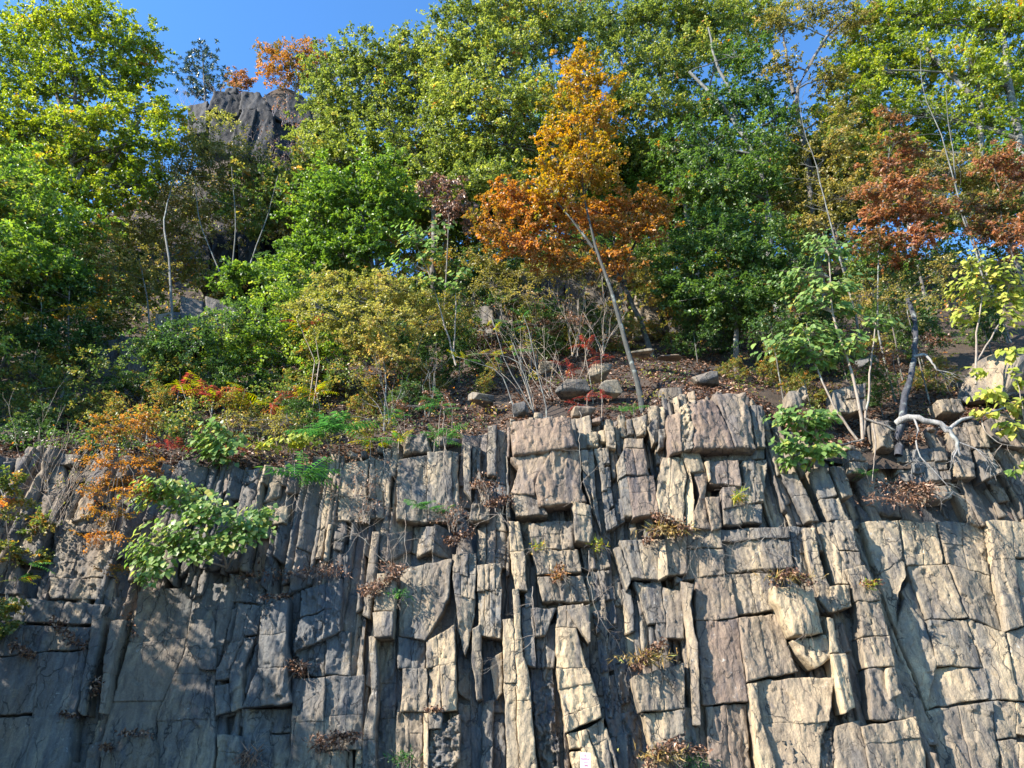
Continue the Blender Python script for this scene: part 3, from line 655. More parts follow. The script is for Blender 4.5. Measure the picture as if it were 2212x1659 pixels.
# the cliff behind the blocks: one dark jointed sheet
gu = np.linspace(-26, 27, 330); gv = np.linspace(-.6, 17, 110)
U, V = np.meshgrid(gu, gv)
tp = brink(U) - .25
V = np.minimum(V, tp)
Wb = -.36 + .15 * facets(U, V, .4, 1.4, 5)
Wb = Wb - .3 * np.clip((U - 11.5) / 1.2, 0, 1)
idx = np.arange(U.size).reshape(U.shape)
Q = np.stack([idx[:-1, :-1], idx[:-1, 1:], idx[1:, 1:], idx[1:, :-1]], -1).reshape(-1, 4)
o1 = np.ones(U.size)
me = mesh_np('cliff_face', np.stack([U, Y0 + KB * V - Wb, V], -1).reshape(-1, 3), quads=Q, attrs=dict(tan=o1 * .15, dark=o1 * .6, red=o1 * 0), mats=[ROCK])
cliff = tag(obj('cliff_face', me), kind='structure')
NB = 296
for a, Vv, Qq, A in CELLS[:NB]:
    me = mesh_np('rock_block', Vv, quads=Qq, attrs=A, mats=[ROCK])
    obj('rock_block', me, cliff)
Vs, Qs, As, n = [], [], {'tan': [], 'dark': [], 'red': []}, 0
for a, Vv, Qq, A in CELLS[NB:]:
    Vs.append(Vv); Qs.append(Qq + n); n += len(Vv)
    for k in As: As[k].append(A[k])
me = mesh_np('rock_shards', np.concatenate(Vs), quads=np.concatenate(Qs), attrs={k: np.concatenate(v) for k, v in As.items()}, mats=[ROCK])
tag(obj('rock_shards', me, cliff), kind='stuff')
print('cells', len(CELLS), 'filler', fill, 'traced', len(BL), 'quads', sum(len(c[2]) for c in CELLS))

# ------------------------------------------------------------------ ground at the foot and hillside above
def sstep(x, a, b):
    t = np.clip((x - a) / (b - a), 0, 1); return t * t * (3 - 2 * t)
_bx = np.linspace(-120, 120, 1201)
_bs = np.convolve(np.pad(brink(_bx), 20, mode='edge'), np.ones(41) / 41, 'valid')
def brink_s(x): return np.interp(x, _bx, _bs)
def yedge(x): return Y0 + KB * brink(x) + .05
def yedge_s(x): return Y0 + KB * brink_s(x) + .05
def terrain(x, y):
    x = np.asarray(x, float); y = np.asarray(y, float)
    s0 = np.maximum(y - yedge(x), 0); s1 = np.maximum(y - yedge_s(x), 0); f = sstep(s0, 0, 4)
    s = s0 * (1 - f) + s1 * f
    ze = brink(x) * (1 - f) + brink_s(x) * f
    base = np.where(s < 10, 1.0 * s, 10 + .93 * (s - 10))
    base = base + 2.2 * sstep(s, 9.3, 11.5) * np.exp(-((x - 4.5) / 7) ** 2)
    hill = np.exp(-((x + 37) / 14) ** 2) * (13 * sstep(y, 42, 72) + 20 * sstep(y, 75, 87))
    base = base * 1.0 + hill
    base = np.where(s > 36, base - .75 * (s - 36) * (1 - np.exp(-((x + 37) / 20) ** 2)), base)
    base = np.where(s > 62, base - .7 * (s - 62), base)
    return ze - .12 + base + .25 * fbm(x * .35, y * .35, 0, 31, 4) * sstep(s, .3, 2)
def ground_at(x, y): return float(terrain(np.array([x]), np.array([y]))[0])
xs = np.concatenate([np.linspace(-95, -26, 60)[:-1], np.linspace(-26, 27, 180), np.linspace(27, 85, 50)[1:]])
ss = np.concatenate([np.linspace(0, 12, 60)[:-1], np.linspace(12, 110, 130)])
Xg, Sg = np.meshgrid(xs, ss); Yg = yedge(Xg) + Sg
Zg = terrain(Xg, Yg)
Yg[0] -= .25; Zg[0] -= .9; Yg[1] += .12
idx = np.arange(Xg.size).reshape(Xg.shape)
Q = np.stack([idx[:-1, :-1], idx[:-1, 1:], idx[1:, 1:], idx[1:, :-1]], -1).reshape(-1, 4)
tag(obj('hillside', mesh_np('hillside', np.stack([Xg, Yg, Zg], -1).reshape(-1, 3), quads=Q, mats=[SOIL], smooth=True)), kind='structure')
me = mesh_np('ground', [(-500, -500, 0), (500, -500, 0), (500, 24.6, 0), (-500, 24.6, 0)], quads=[(0, 1, 2, 3)], mats=[ROADM])
tag(obj('ground', me), kind='structure')
# ------------------------------------------------------------------ plant tools
def norm(a): return a / np.maximum(np.linalg.norm(a, axis=-1, keepdims=True), 1e-9)
def leaves(P, D, Nn, L, width=.55, fold=.18):
    """N folded rhombic leaves -> verts, tris"""
    D = norm(D); S = norm(np.cross(D, Nn)); Nn = norm(np.cross(S, D))
    L = np.asarray(L)[:, None]
    b = P; t = P + D * L - Nn * L * .12
    l = P + D * L * .45 + S * L * width * .5 + Nn * L * fold
    r = P + D * L * .45 - S * L * width * .5 + Nn * L * fold
    V = np.stack([b, l, t, r], 1).reshape(-1, 3)
    i = np.arange(len(P))[:, None] * 4
    T = np.concatenate([i + np.array([[0, 1, 2]]), i + np.array([[0, 2, 3]])], 1).reshape(-1, 3)
    return V, T
class Tubes:
    def __init__(s): s.V = []; s.Q = []; s.n = 0
    def add(s, pts, r0, r1, k=5, rough=0.):
        P = np.asarray(pts, float); n = len(P)
        d = norm(np.gradient(P, axis=0)); ref = np.where(np.abs(d[:, 2:3]) > .9, np.array([[1., 0, 0]]), np.array([[0, 0, 1.]]))
        a = norm(np.cross(d, ref)); b = np.cross(d, a)
        r = np.linspace(r0, r1, n)[:, None]
        th = np.linspace(0, 2 * np.pi, k, endpoint=False)
        rr = r[:, None, :] * (1 + (rough * rng.uniform(-1, 1, (n, k, 1)) if rough else 0))
        ring = P[:, None] + rr * (np.cos(th)[None, :, None] * a[:, None] + np.sin(th)[None, :, None] * b[:, None])
        idx = s.n + np.arange(n * k).reshape(n, k)
        s.V.append(ring.reshape(-1, 3))
        s.Q.append(np.stack([idx[:-1], np.roll(idx[:-1], -1, 1), np.roll(idx[1:], -1, 1), idx[1:]], -1).reshape(-1, 4)); s.n += n * k
        s.Q.append(np.array([[idx[-1, 0], idx[-1, 1], idx[-1, k // 2], idx[-1, -1]]]))
    def mesh(s, name, mat, smooth=True):
        return mesh_np(name, np.concatenate(s.V), quads=np.concatenate(s.Q), mats=[mat], smooth=smooth)
def bez(a, b, c, n):
    t = np.linspace(0, 1, n)[:, None]; return (1 - t) ** 2 * a + 2 * t * (1 - t) * b + t * t * c
def wob(P, amp):
    P = np.array(P, float); n = len(P)
    if n > 2: P[1:-1] += rng.normal(0, amp, (n - 2, 3))
    return P
def smooth_path(P, n):
    P = np.asarray(P, float)
    if len(P) < 3: return np.linspace(P[0], P[-1], n)
    d = np.r_[0, np.cumsum(np.linalg.norm(np.diff(P, axis=0), axis=1))]; t = np.linspace(0, d[-1], n * 3)
    Q = np.stack([np.interp(t, d, P[:, i]) for i in range(3)], -1)
    k = np.ones(5) / 5
    Q2 = np.stack([np.convolve(np.pad(Q[:, i], 2, mode='edge'), k, 'valid') for i in range(3)], -1)
    Q2[0], Q2[-1] = Q[0], Q[-1]
    return Q2[np.linspace(0, len(Q2) - 1, n).astype(int)]
def hit(px, py, ymax=110.):
    """first point of the hillside seen at that pixel"""
    dx, dy, dz = [float(v) for v in ray(px, py)]
    t = 22.0
    while t * dy < ymax:
        x, y, z = dx * t, dy * t, CAMZ + dz * t
        if y > yedge(np.array([x]))[0] and z <= ground_at(x, y): return np.array([x, y, z])
        t += .15
    return None
CAMR = np.array([1., 0, 0]); CAMU = np.array([0, -sP, cP]); CAMF = np.array([0, cP, sP])
def clump_points(clumps, Y, rs, dens, layers=2.4):
    """shoot positions: each bough is a soft cloud with ragged rims and holes, not a hard ball"""
    out = []; cen = []
    for ci, c in enumerate(clumps):
        cx, cy, rx, ry = c[:4]; dY = (c[4] if len(c) > 4 else rng.normal(0, .7))
        m = mpp(cx, cy, Y + dY); c0 = at(cx, cy, Y + dY); a, b = rx * m, ry * m; dep = .85 * min(a, b) + .25 * max(a, b)
        n = max(4, int(dens * layers * a * b / rs ** 2))
        u = rng.normal(0, 1, (n, 3)); ln = np.linalg.norm(u, axis=1, keepdims=True); u = u / ln * np.minimum(ln * .62, 1.45 + .2 * rng.random((n, 1)))
        p = c0 + u[:, :1] * a * CAMR + u[:, 1:2] * b * CAMU + u[:, 2:] * dep * CAMF
        f = 1.0 / max(.5, .9 * min(a, b))
        kp = (fbm(p[:, 0] * f, p[:, 1] * f, p[:, 2] * f * 1.3, 51, 3) + .35 * rng.normal(0, 1, n)) > -.28
        if kp.sum() > 3: p, u = p[kp], u[kp]
        out.append((p, norm(u), ci)); cen.append((c0, a, b))
    return out, cen
def crown_mesh(name, subs, cen, mat, leaf, per, rs, width, flat=.55, droop=.25, up=.75, needle=False):
    Ps, Ds, Ns, Ls, To = [], [], [], [], []
    for p, u, ci in subs:
        n = len(p); tone_c = rng.normal(.42, .1)
        k = per
        ctr = np.repeat(p, k, 0)
        if needle:
            o = norm(rng.normal(0, 1, (n * k, 3)) + np.array([0, 0, .35])); P = ctr + o * .03
            D = o; Nn = norm(rng.normal(0, 1, (n * k, 3)))
        else:
            outd = u[:, :1] * CAMR + u[:, 1:2] * CAMU + u[:, 2:] * CAMF
            sh = norm(outd * np.array([1, 1, .45]) + .75 * rng.normal(0, 1, (n, 3)) + np.array([0, 0, .15 - droop * .6]))
            SL = rs * 1.9 * rng.uniform(.6, 1.3, (n, 1))
            t = rng.uniform(-.5, .5, (n * k, 1))
            shk = np.repeat(sh, k, 0); slk = np.repeat(SL, k, 0)
            P = ctr + shk * slk * t + rng.normal(0, 1, (n * k, 3)) * rs * .2 * np.array([1, 1, flat]) - np.array([0, 0, .18]) * slk * (t + .5) ** 2
            D = .7 * shk + .8 * rng.normal(0, 1, (n * k, 3)) * np.array([1, 1, .6]) + np.array([0, 0, -droop])
            Nn = np.array([-.12, -.14, up]) + .3 * np.repeat(outd, k, 0) + .5 * rng.normal(0, 1, (n * k, 3))
        Ps.append(P); Ds.append(D); Ns.append(Nn)
        Ls.append(leaf * rng.uniform(.6, 1.25, n * k))
        ct = np.repeat(rng.normal(tone_c, .15, n), k)
        To.append(np.clip(ct + rng.normal(0, .13, n * k), 0, 1))
    V, T = leaves(np.concatenate(Ps), np.concatenate(Ds), np.concatenate(Ns), np.concatenate(Ls), width)
    return mesh_np(name, V, tris=T, fattrs=dict(tone=np.repeat(np.concatenate(To), 2)), mats=[mat])
NTRI = [0]
def root_point(trunk, Y, clumps):
    if trunk:
        h = None
        if len(trunk[0]) == 2: h = hit(*trunk[0])
        pts = [at(p[0], p[1], p[2] if len(p) > 2 else Y) for p in trunk]
        if h is not None and abs(h[1] - Y) < 2.5:
            sh = np.linspace(1, 0, len(pts))
            pts = [at(p[0], p[1], (p[2] if len(p) > 2 else Y) * (1 - k) + h[1] * k) for p, k in zip(trunk, sh)]
        g = pts[0]
        gz = ground_at(g[0], g[1])
        if g[1] > yedge(np.array([g[0]]))[0]:
            if g[2] > gz + .1: pts = [np.array([g[0] + rng.normal(0, .15), g[1], gz - .25])] + pts
            else: pts[0] = np.array([g[0], g[1], gz - .25])
        return pts
    low = max(clumps, key=lambda c: c[1]); mid = np.mean([c[0] for c in clumps]); my = np.mean([c[1] for c in clumps])
    b = at(mid, low[1] + low[3] * .5, Y); top = at(mid, my, Y)
    gz = ground_at(b[0], b[1])
    return [np.array([b[0], b[1], min(gz, b[2]) - .25]), b * .5 + top * .5, top]
def tree(name, label, cat, Y, clumps, mat, trunk=None, r=.14, leaf=.19, per=24, rs=.5, dens=1.0, width=.72, bark=None, group=None, limbs=True,
         extra=(), flat=.55, droop=.25, needle=False, twigs=.3, up=.75, layers=11.5):
    per = int(per * 1.2); leaf = leaf * .89; rs = rs * .74
    pts = root_point(trunk, Y, clumps)
    base = pts[0].copy(); base[2] += .25
    root = empty(name, base, label, cat, group)
    path = smooth_path(pts, 14)
    tb = Tubes(); tb.add(wob(path, r * .12), r, r * .35, 8)
    for e in extra:
        ep = [at(p[0], p[1], p[2] if len(p) > 2 else Y) for p in e]
        tb.add(wob(smooth_path(ep, 10), r * .1), r * .6, r * .22, 6)
    subs, cen = clump_points(clumps, Y, rs, dens, layers)
    if limbs:
        for (c0, a, b), (p, u, ci) in zip(cen, subs):
            d = np.linalg.norm(path - c0, axis=1) + 2.2 * np.maximum(0, path[:, 2] - c0[2] + .5 * b)
            j = int(np.argmin(d[3:])) + 3
            s0 = path[j]; r0 = (r + (r * .35 - r) * j / 13) * .55
            mid = .5 * (s0 + c0) + np.array([0, 0, .12 * np.linalg.norm(c0 - s0)])
            tb.add(wob(bez(s0, mid, c0, 8), .04), r0, max(.012, r0 * .25), 5)
            m = max(2, int(len(p) * twigs)); ids = rng.choice(len(p), min(m, len(p)), replace=False)
            for q in p[ids][:36]:
                tb.add(wob(bez(c0 + .25 * (s0 - c0) * rng.random(), .5 * (c0 + q) + np.array([0, 0, .1]), q, 4), .04), max(.012, r0 * .28), .006, 3)
    obj('trunk', tb.mesh('trunk', bark or BARK), root)
    me = crown_mesh('crown', subs, cen, mat, leaf, per, rs, width, flat, droop, up, needle)
    NTRI[0] += len(me.polygons)
    obj('crown', me, root)
    return root
def copy_thing(root, loc, rz=0, sc=1., label=None, group=None):
    c = root.copy(); C.objects.link(c); c.location = tuple(float(v) for v in loc); c.rotation_euler = (0, 0, rz); c.scale = (sc, sc, sc)
    if label: c['label'] = label
    if group: c['group'] = group
    for ch in list(root.children):
        k = ch.copy(); C.objects.link(k); k.parent = c
    return c
# big heart-shaped leaves, each an object of its own
def heart_mesh(v, mat):
    r = np.random.default_rng(v)
    prof = [(0, 0), (.10, .30), (.30, .46), (.55, .40), (.80, .20), (1.0, 0)]
    V = []; 
    for x, y in prof:
        z = -.28 * x * x
        V += [(x, 0, z), (x, y * .9, z + .22 * y - .10 * (y * 2) ** 2 + r.normal(0, .02)), (x, -y * .9, z + .22 * y - .10 * (y * 2) ** 2 + r.normal(0, .02))]
    Q = []
    for i in range(5):
        a, b = i * 3, i * 3 + 3
        Q += [(a, b, b + 1, a + 1), (a, a + 2, b + 2, b)]
    V += [(-.30, 0, .10), (-.30, .02, .10)]
    n = len(V); Q.append((n - 2, 0, 1, n - 1))
    return mesh_np('heart_leaf', V, quads=Q, mats=[mat], smooth=True)
for k in ('big_lime', 'big_green', 'big_yellow'):
    LMk(k + '_joined', LSTOPS[k])
HEART = {k: [heart_mesh(i, LM[k]) for i in range(4)] for k in ('big_lime', 'big_green', 'big_yellow')}
from mathutils import Matrix
def frame(D, Nn):
    D = norm(D); S = norm(np.cross(Nn, D)); Nn = np.cross(D, S); return D, S, Nn
def big_leaf_shrub(label, Y, clumps, kind, stems, leaf=.3, n=280, r=.05, name='large_leaved_shrub', extra_leaves=0, bark=None):
    paths = []
    for st in stems:
        paths.append(smooth_path([at(p[0], p[1], p[2] if len(p) > 2 else Y) for p in st], 10))
    base = paths[0][0].copy()
    root = empty(name, base, label, 'shrub')
    tb = Tubes()
    for i, p in enumerate(paths): tb.add(wob(p, .015), r * (1 if i == 0 else .75), r * .35, 6)
    allp = np.concatenate(paths)
    area = np.array([c[2] * c[3] for c in clumps], float); share = area / area.sum()
    cnt = 0; XV, XQ = [], []
    for c, sh in zip(clumps, share):
        dY = c[4] if len(c) > 4 else rng.normal(0, .25)
        m = mpp(c[0], c[1], Y + dY); c0 = at(c[0], c[1], Y + dY); a, b = c[2] * m, c[3] * m
        s0 = allp[np.argmin(np.linalg.norm(allp - c0, axis=1) + 1.5 * np.maximum(0, allp[:, 2] - c0[2]))]
        k = max(3, int(round(n * sh)))
        nb = max(2, k // 9)
        ends = []
        for q in range(nb):
            u = norm(rng.normal(0, 1, 3)); e = c0 + (u[0] * a * CAMR + u[1] * b * CAMU + u[2] * .6 * (a + b) * .5 * CAMF) * (.45 + .5 * rng.random())
            bp = bez(s0, .5 * (s0 + e) + np.array([0, 0, .18]), e, 6); tb.add(wob(bp, .012), r * .3, .006, 4); ends.append(bp)
        for q in range(k):
            bp = ends[q % nb]; f = .45 + .6 * rng.random(); P = bp[min(5, int(f * 5.99))] + rng.normal(0, .5, 3) * np.array([a, .35 * (a + b), b]) * .62
            if ((np.dot(P - c0, CAMR) / a) ** 2 + (np.dot(P - c0, CAMU) / b) ** 2) > 1.35: P = c0 + (P - c0) * .7
            hd = norm(np.array([P[0] - s0[0], P[1] - s0[1] - .3, 0]) + rng.normal(0, .45, 3) * np.array([1, 1, 0]))
            D = hd + np.array([0, 0, -rng.uniform(.25, 1.3)])
            Nn = np.array([-.4, -.5, .8]) + hd * .4 + rng.normal(0, .28, 3)
            D, S, N3 = frame(D, Nn)
            L = leaf * rng.uniform(.55, 1.2)
            M = Matrix(((D[0] * L, S[0] * L, N3[0] * L, P[0] - base[0]), (D[1] * L, S[1] * L, N3[1] * L, P[1] - base[1]), (D[2] * L, S[2] * L, N3[2] * L, P[2] - base[2]), (0, 0, 0, 1)))
            hm = HEART[kind][cnt % 4]; cnt += 1
            if rng.random() < 285 / n:
                o = bpy.data.objects.new('leaf', hm); C.objects.link(o); o.parent = root; o.matrix_local = M
            else:
                XQ.append(np.array([p.vertices[:] for p in hm.polygons]) + sum(len(v) for v in XV))
                XV.append(np.array([(M @ v.co)[:] for v in hm.vertices]))
    if XV:
        tn = np.repeat(rng.random(len(XV)), [len(q) for q in XQ])
        fo = bpy.data.objects.new('leaves', mesh_np('leaves', np.concatenate(XV), quads=np.concatenate(XQ), fattrs=dict(tone=tn), mats=[LM[kind + '_joined']], smooth=True))
        C.objects.link(fo); fo.parent = root; fo['kind'] = 'stuff'
    obj('stem', tb.mesh('stem', bark or TWIG), root)
    return root
# pinnate fronds (sumac and tree-of-heaven)
def frond_mesh(seed, mat, pairs=9, lw=.24):
    r = np.random.default_rng(seed)
    t = np.linspace(.12, 1, pairs); P, D, Nn, L = [], [], [], []
    def rach(x): return np.array([x, .04 * math.sin(3 * x + seed), .10 * x - .34 * x * x])
    for x in t:
        for s in (-1, 1):
            P.append(rach(x)); D.append((.28, s, -.28 - .25 * r.random())); Nn.append((.1 * r.normal(), .25 * s * 0 + .1 * r.normal(), 1)); L.append(.30 * (1.05 - .55 * abs(x - .45)) * r.uniform(.85, 1.1))
    P.append(rach(1.0)); D.append((1, 0, -.5)); Nn.append((0, 0, 1)); L.append(.26)
    V, T = leaves(np.array(P), np.array(D), np.array(Nn), np.array(L), width=lw, fold=.04)
    rp = np.array([rach(x) for x in np.linspace(0, 1, 5)])
    n = len(V); q = []
    R0 = rp + np.array([0, .008, 0]); R1 = rp - np.array([0, .008, 0])
    V = np.concatenate([V, R0, R1])
    q = [(n + i, n + i + 1, n + 5 + i + 1, n + 5 + i) for i in range(4)]
    tone = np.concatenate([np.repeat(np.clip(r.normal(.5, .22, len(P)), 0, 1), 2), np.full(4, .9)])
    return mesh_np('frond', V, tris=T, quads=q, fattrs=dict(tone=tone), mats=[mat])
FROND = {k: [frond_mesh(i, LM[k]) for i in range(3)] for k in ('frond_green', 'frond_red', 'frond_lime')}
def frond_plant(label, Y, stems, kinds, flen=.8, nf=9, r=.02, name='sumac', cat='sumac', elev=(.0, .6), bark=None, along=0.0):
    """stems given in photo pixels, bottom to top; fronds spread from each tip"""
    paths = [smooth_path([at(p[0], p[1], p[2] if len(p) > 2 else Y) for p in st], 8) for st in stems]
    g = paths[0][0]; gz = ground_at(g[0], g[1]) if g[1] > yedge(np.array([g[0]]))[0] else g[2]
    base = np.array([g[0], g[1], g[2]])
    root = empty(name, base, label, cat)
    tb = Tubes()
    for p in paths:
        if g[1] > yedge(np.array([g[0]]))[0] and p[0][2] > gz: tb.add(np.array([[p[0][0], p[0][1], gz - .2], p[0]]), r * 1.1, r, 4)
        tb.add(wob(p, .01), r, r * .5, 4)
        for q in range(nf):
            k = kinds[rng.integers(len(kinds))]
            az = rng.uniform(0, 2 * math.pi); el = rng.uniform(*elev)
            D = np.array([math.cos(az) * math.cos(el), math.sin(az) * math.cos(el), math.sin(el)])
            Nn = np.array([-.1 * math.cos(az), -.1 * math.sin(az), 1.0]) + rng.normal(0, .15, 3)
            D, S, N3 = frame(D, Nn)
            P = p[-1] - (p[-1] - p[-3]) * rng.random() * (.6 + along)
            L = flen * rng.uniform(.65, 1.15)
            M = Matrix(((D[0] * L, S[0] * L, N3[0] * L, P[0] - base[0]), (D[1] * L, S[1] * L, N3[1] * L, P[1] - base[1]), (D[2] * L, S[2] * L, N3[2] * L, P[2] - base[2]), (0, 0, 0, 1)))
            o = bpy.data.objects.new('frond', FROND[k][q % 3]); C.objects.link(o); o.parent = root; o.matrix_local = M
    obj('stem', tb.mesh('stem', bark or TWIG), root)
    return root
def twig_rec(tb, p, d, L, r, depth, spread=.5, up=.1, k=4):
    n = 5; pts = [p]; dd = norm(d)
    for i in range(n):
        dd = norm(dd + rng.normal(0, .14, 3) + np.array([0, 0, up * .3])); pts.append(pts[-1] + dd * L / n)
    tb.add(np.array(pts), r, r * .5, k if depth > 1 else 3)
    if depth <= 0: return
    for i in range(rng.integers(2, 4)):
        j = rng.integers(2, n + 1); nd = norm(dd + rng.normal(0, spread, 3))
        twig_rec(tb, pts[j], nd, L * rng.uniform(.5, .75), r * .55, depth - 1, spread, up, k)
def bare_shrub(label, bases, hgt, mat, n=5, depth=3, name='bare_shrub', spread=.45, lean=(0, 0, 1), r=.025, leafm=None, nleaf=0, leaf=.1):
    base = np.asarray(bases[0], float)
    root = empty(name, base, label, 'shrub'); tb = Tubes()
    for b in bases:
        for i in range(n):
            twig_rec(tb, np.asarray(b, float) + rng.normal(0, .08, 3) * np.array([1, 1, 0]), np.array(lean) + rng.normal(0, .3, 3), hgt * rng.uniform(.4, .65), r, depth, spread)
    obj('stem', tb.mesh('stem', mat), root)
    if leafm is not None:
        V = np.concatenate(tb.V); ids = rng.choice(len(V), nleaf)
        P = V[ids] + rng.normal(0, .05, (nleaf, 3))
        Vv, T = leaves(P, rng.normal(0, 1, (nleaf, 3)) + np.array([0, 0, -.3]), rng.normal(0, .5, (nleaf, 3)) + np.array([-.2, -.2, .8]), leaf * rng.uniform(.6, 1.3, nleaf))
        obj('foliage', mesh_np('foliage', Vv, tris=T, fattrs=dict(tone=np.repeat(rng.random(nleaf), 2)), mats=[leafm]), root)
    return root
def boulder_mesh(name, size, seed, mat, tan=.4, red=0., dark=0., n=16):
    r = np.random.default_rng(seed); bm = bmesh.new()
    for i in range(n):
        v = norm(r.normal(0, 1, 3)); v = np.sign(v) * np.abs(v) ** .6; bm.verts.new(tuple(v * np.array(size) * .5 * r.uniform(.8, 1.05)))
    res = bmesh.ops.convex_hull(bm, input=bm.verts)
    bmesh.ops.delete(bm, geom=[g for g in res['geom_interior'] if isinstance(g, bmesh.types.BMVert)], context='VERTS')
    bmesh.ops.bevel(bm, geom=bm.edges[:], offset=.035 * min(size), segments=1, affect='EDGES')
    bmesh.ops.triangulate(bm, faces=bm.faces[:])
    bmesh.ops.subdivide_edges(bm, edges=bm.edges[:], cuts=2)
    for v in bm.verts:
        c = v.co; k = .03 * min(size) * float(fbm(c.x * 2.2, c.y * 2.2, c.z * 2.2, seed % 9, 3)); v.co += v.normal * k
    me = bpy.data.meshes.new(name); bm.to_mesh(me); bm.free()
    for kk, val in (('tan', tan), ('red', red), ('dark', dark)):
        a = me.attributes.new(kk, 'FLOAT', 'POINT'); a.data.foreach_set('value', np.full(len(me.vertices), val, np.float32))
    me.materials.append(mat); return me
# ------------------------------------------------------------------ far crag with its pine, orange trees and bare brush
def rock_group(name, label, cat, blocks, y0, k, mat, sc, res, back, wscale=1.0, base=None):
    parts = []; s = 40
    for b in blocks:
        L, Rr, w, tan = b[:4]; kw = b[4] if len(b) > 4 else {}
        Lp = np.array(L, float); Rp = np.array(Rr, float)
        Lu = cliff_uv(Lp[:, 0], Lp[:, 1], w, y0, k); Ru = cliff_uv(Rp[:, 0], Rp[:, 1], w, y0, k)
        s += 1
        kk = dict(tu=rng.normal(0, .2), back=back); kk.update(kw); parts.append(cell(Lu, Ru, w, res=res, y0=y0, k=k, seed=s % 60, tan=tan, sc=sc, **kk))
    ctr = parts[0][0].mean(0)
    root = empty(name, ctr, label, cat)
    for V, Q, A in parts: obj('rock_block', mesh_np('rock_block', V, quads=Q, attrs=A, mats=[mat]), root)
    return root
def TL(*pts): return [(x * .336, y * .336) for x, y in pts]
k = .12; y0c = 80 - k * 87
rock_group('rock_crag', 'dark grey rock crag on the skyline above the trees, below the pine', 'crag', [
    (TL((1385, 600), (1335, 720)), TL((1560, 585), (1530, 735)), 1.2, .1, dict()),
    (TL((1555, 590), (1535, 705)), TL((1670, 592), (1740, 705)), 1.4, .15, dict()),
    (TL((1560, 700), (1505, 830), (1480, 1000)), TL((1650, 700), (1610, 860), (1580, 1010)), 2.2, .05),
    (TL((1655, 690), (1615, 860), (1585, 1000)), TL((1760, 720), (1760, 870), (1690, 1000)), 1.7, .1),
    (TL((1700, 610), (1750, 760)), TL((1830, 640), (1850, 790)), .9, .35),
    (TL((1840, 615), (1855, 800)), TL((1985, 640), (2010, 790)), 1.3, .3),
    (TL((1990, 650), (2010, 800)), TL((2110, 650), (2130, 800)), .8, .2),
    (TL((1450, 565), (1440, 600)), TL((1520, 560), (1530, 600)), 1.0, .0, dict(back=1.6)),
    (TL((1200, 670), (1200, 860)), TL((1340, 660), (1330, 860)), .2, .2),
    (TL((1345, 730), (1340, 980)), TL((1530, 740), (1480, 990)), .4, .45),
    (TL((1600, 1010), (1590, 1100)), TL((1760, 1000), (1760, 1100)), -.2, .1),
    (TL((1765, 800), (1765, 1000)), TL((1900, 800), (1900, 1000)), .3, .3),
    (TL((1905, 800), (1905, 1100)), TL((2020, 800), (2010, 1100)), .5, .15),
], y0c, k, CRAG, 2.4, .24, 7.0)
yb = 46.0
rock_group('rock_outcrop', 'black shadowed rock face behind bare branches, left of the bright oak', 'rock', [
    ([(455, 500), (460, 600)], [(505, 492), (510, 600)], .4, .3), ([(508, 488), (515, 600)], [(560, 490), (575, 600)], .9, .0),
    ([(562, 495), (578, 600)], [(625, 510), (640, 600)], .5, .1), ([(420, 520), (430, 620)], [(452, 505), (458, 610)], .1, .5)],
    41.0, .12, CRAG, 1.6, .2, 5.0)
# rock band above the bench, seen between the trunks
hb = hit(1400, 752); yb = (hb[1] if hb is not None else 36.0)
kb = .14; zb = hb[2] if hb is not None else 22
y0b = yb - kb * zb + .3
def OB(x, y): return (734 + x * .336, 553 + y * .336)
rock_group('rock_outcrop', 'jointed rock wall behind the two leaning trunks, half in shade', 'rock', [
    ([OB(1440, 60), OB(1470, 520)], [OB(1560, 60), OB(1600, 500)], .5, .2), ([OB(1565, 60), OB(1605, 520)], [OB(1700, 80), OB(1720, 540)], .3, .25),
    ([OB(1705, 90), OB(1725, 540)], [OB(1840, 100), OB(1880, 560)], .1, .3), ([OB(1900, 240), OB(1890, 540)], [OB(2060, 240), OB(2080, 480)], .7, .75, dict(cham=.06)),
    ([OB(2065, 250), OB(2085, 480)], [OB(2250, 260), OB(2260, 500)], .4, .5), ([OB(1000, 180), OB(1000, 430)], [OB(1110, 190), OB(1120, 440)], .4, .55),
    ([OB(1120, 100), OB(1130, 460)], [OB(1290, 110), OB(1280, 470)], .2, .35), ([OB(1295, 100), OB(1285, 500)], [OB(1435, 80), OB(1460, 510)], .35, .3),
    ([OB(820, 330), OB(830, 520)], [OB(990, 320), OB(995, 520)], .5, .5)], y0b + .7, kb, OUTCROP, 1.3, .13, 3.0)
rock_group('rock_outcrop', 'dark broken rock in deep shade below the white stemmed tree', 'rock', [
    ([(205, 740), (200, 860)], [(255, 730), (250, 870)], .3, .1), ([(256, 720), (252, 870)], [(300, 740), (300, 860)], .5, .1),
    ([(340, 680), (335, 740)], [(385, 670), (385, 740)], .4, .35), ([(390, 640), (388, 720)], [(440, 650), (445, 730)], .1, .15),
    ([(445, 640), (450, 730)], [(510, 660), (510, 740)], .2, .15)], 31.5, .12, OUTCROP, 1.3, .13, 3.0)

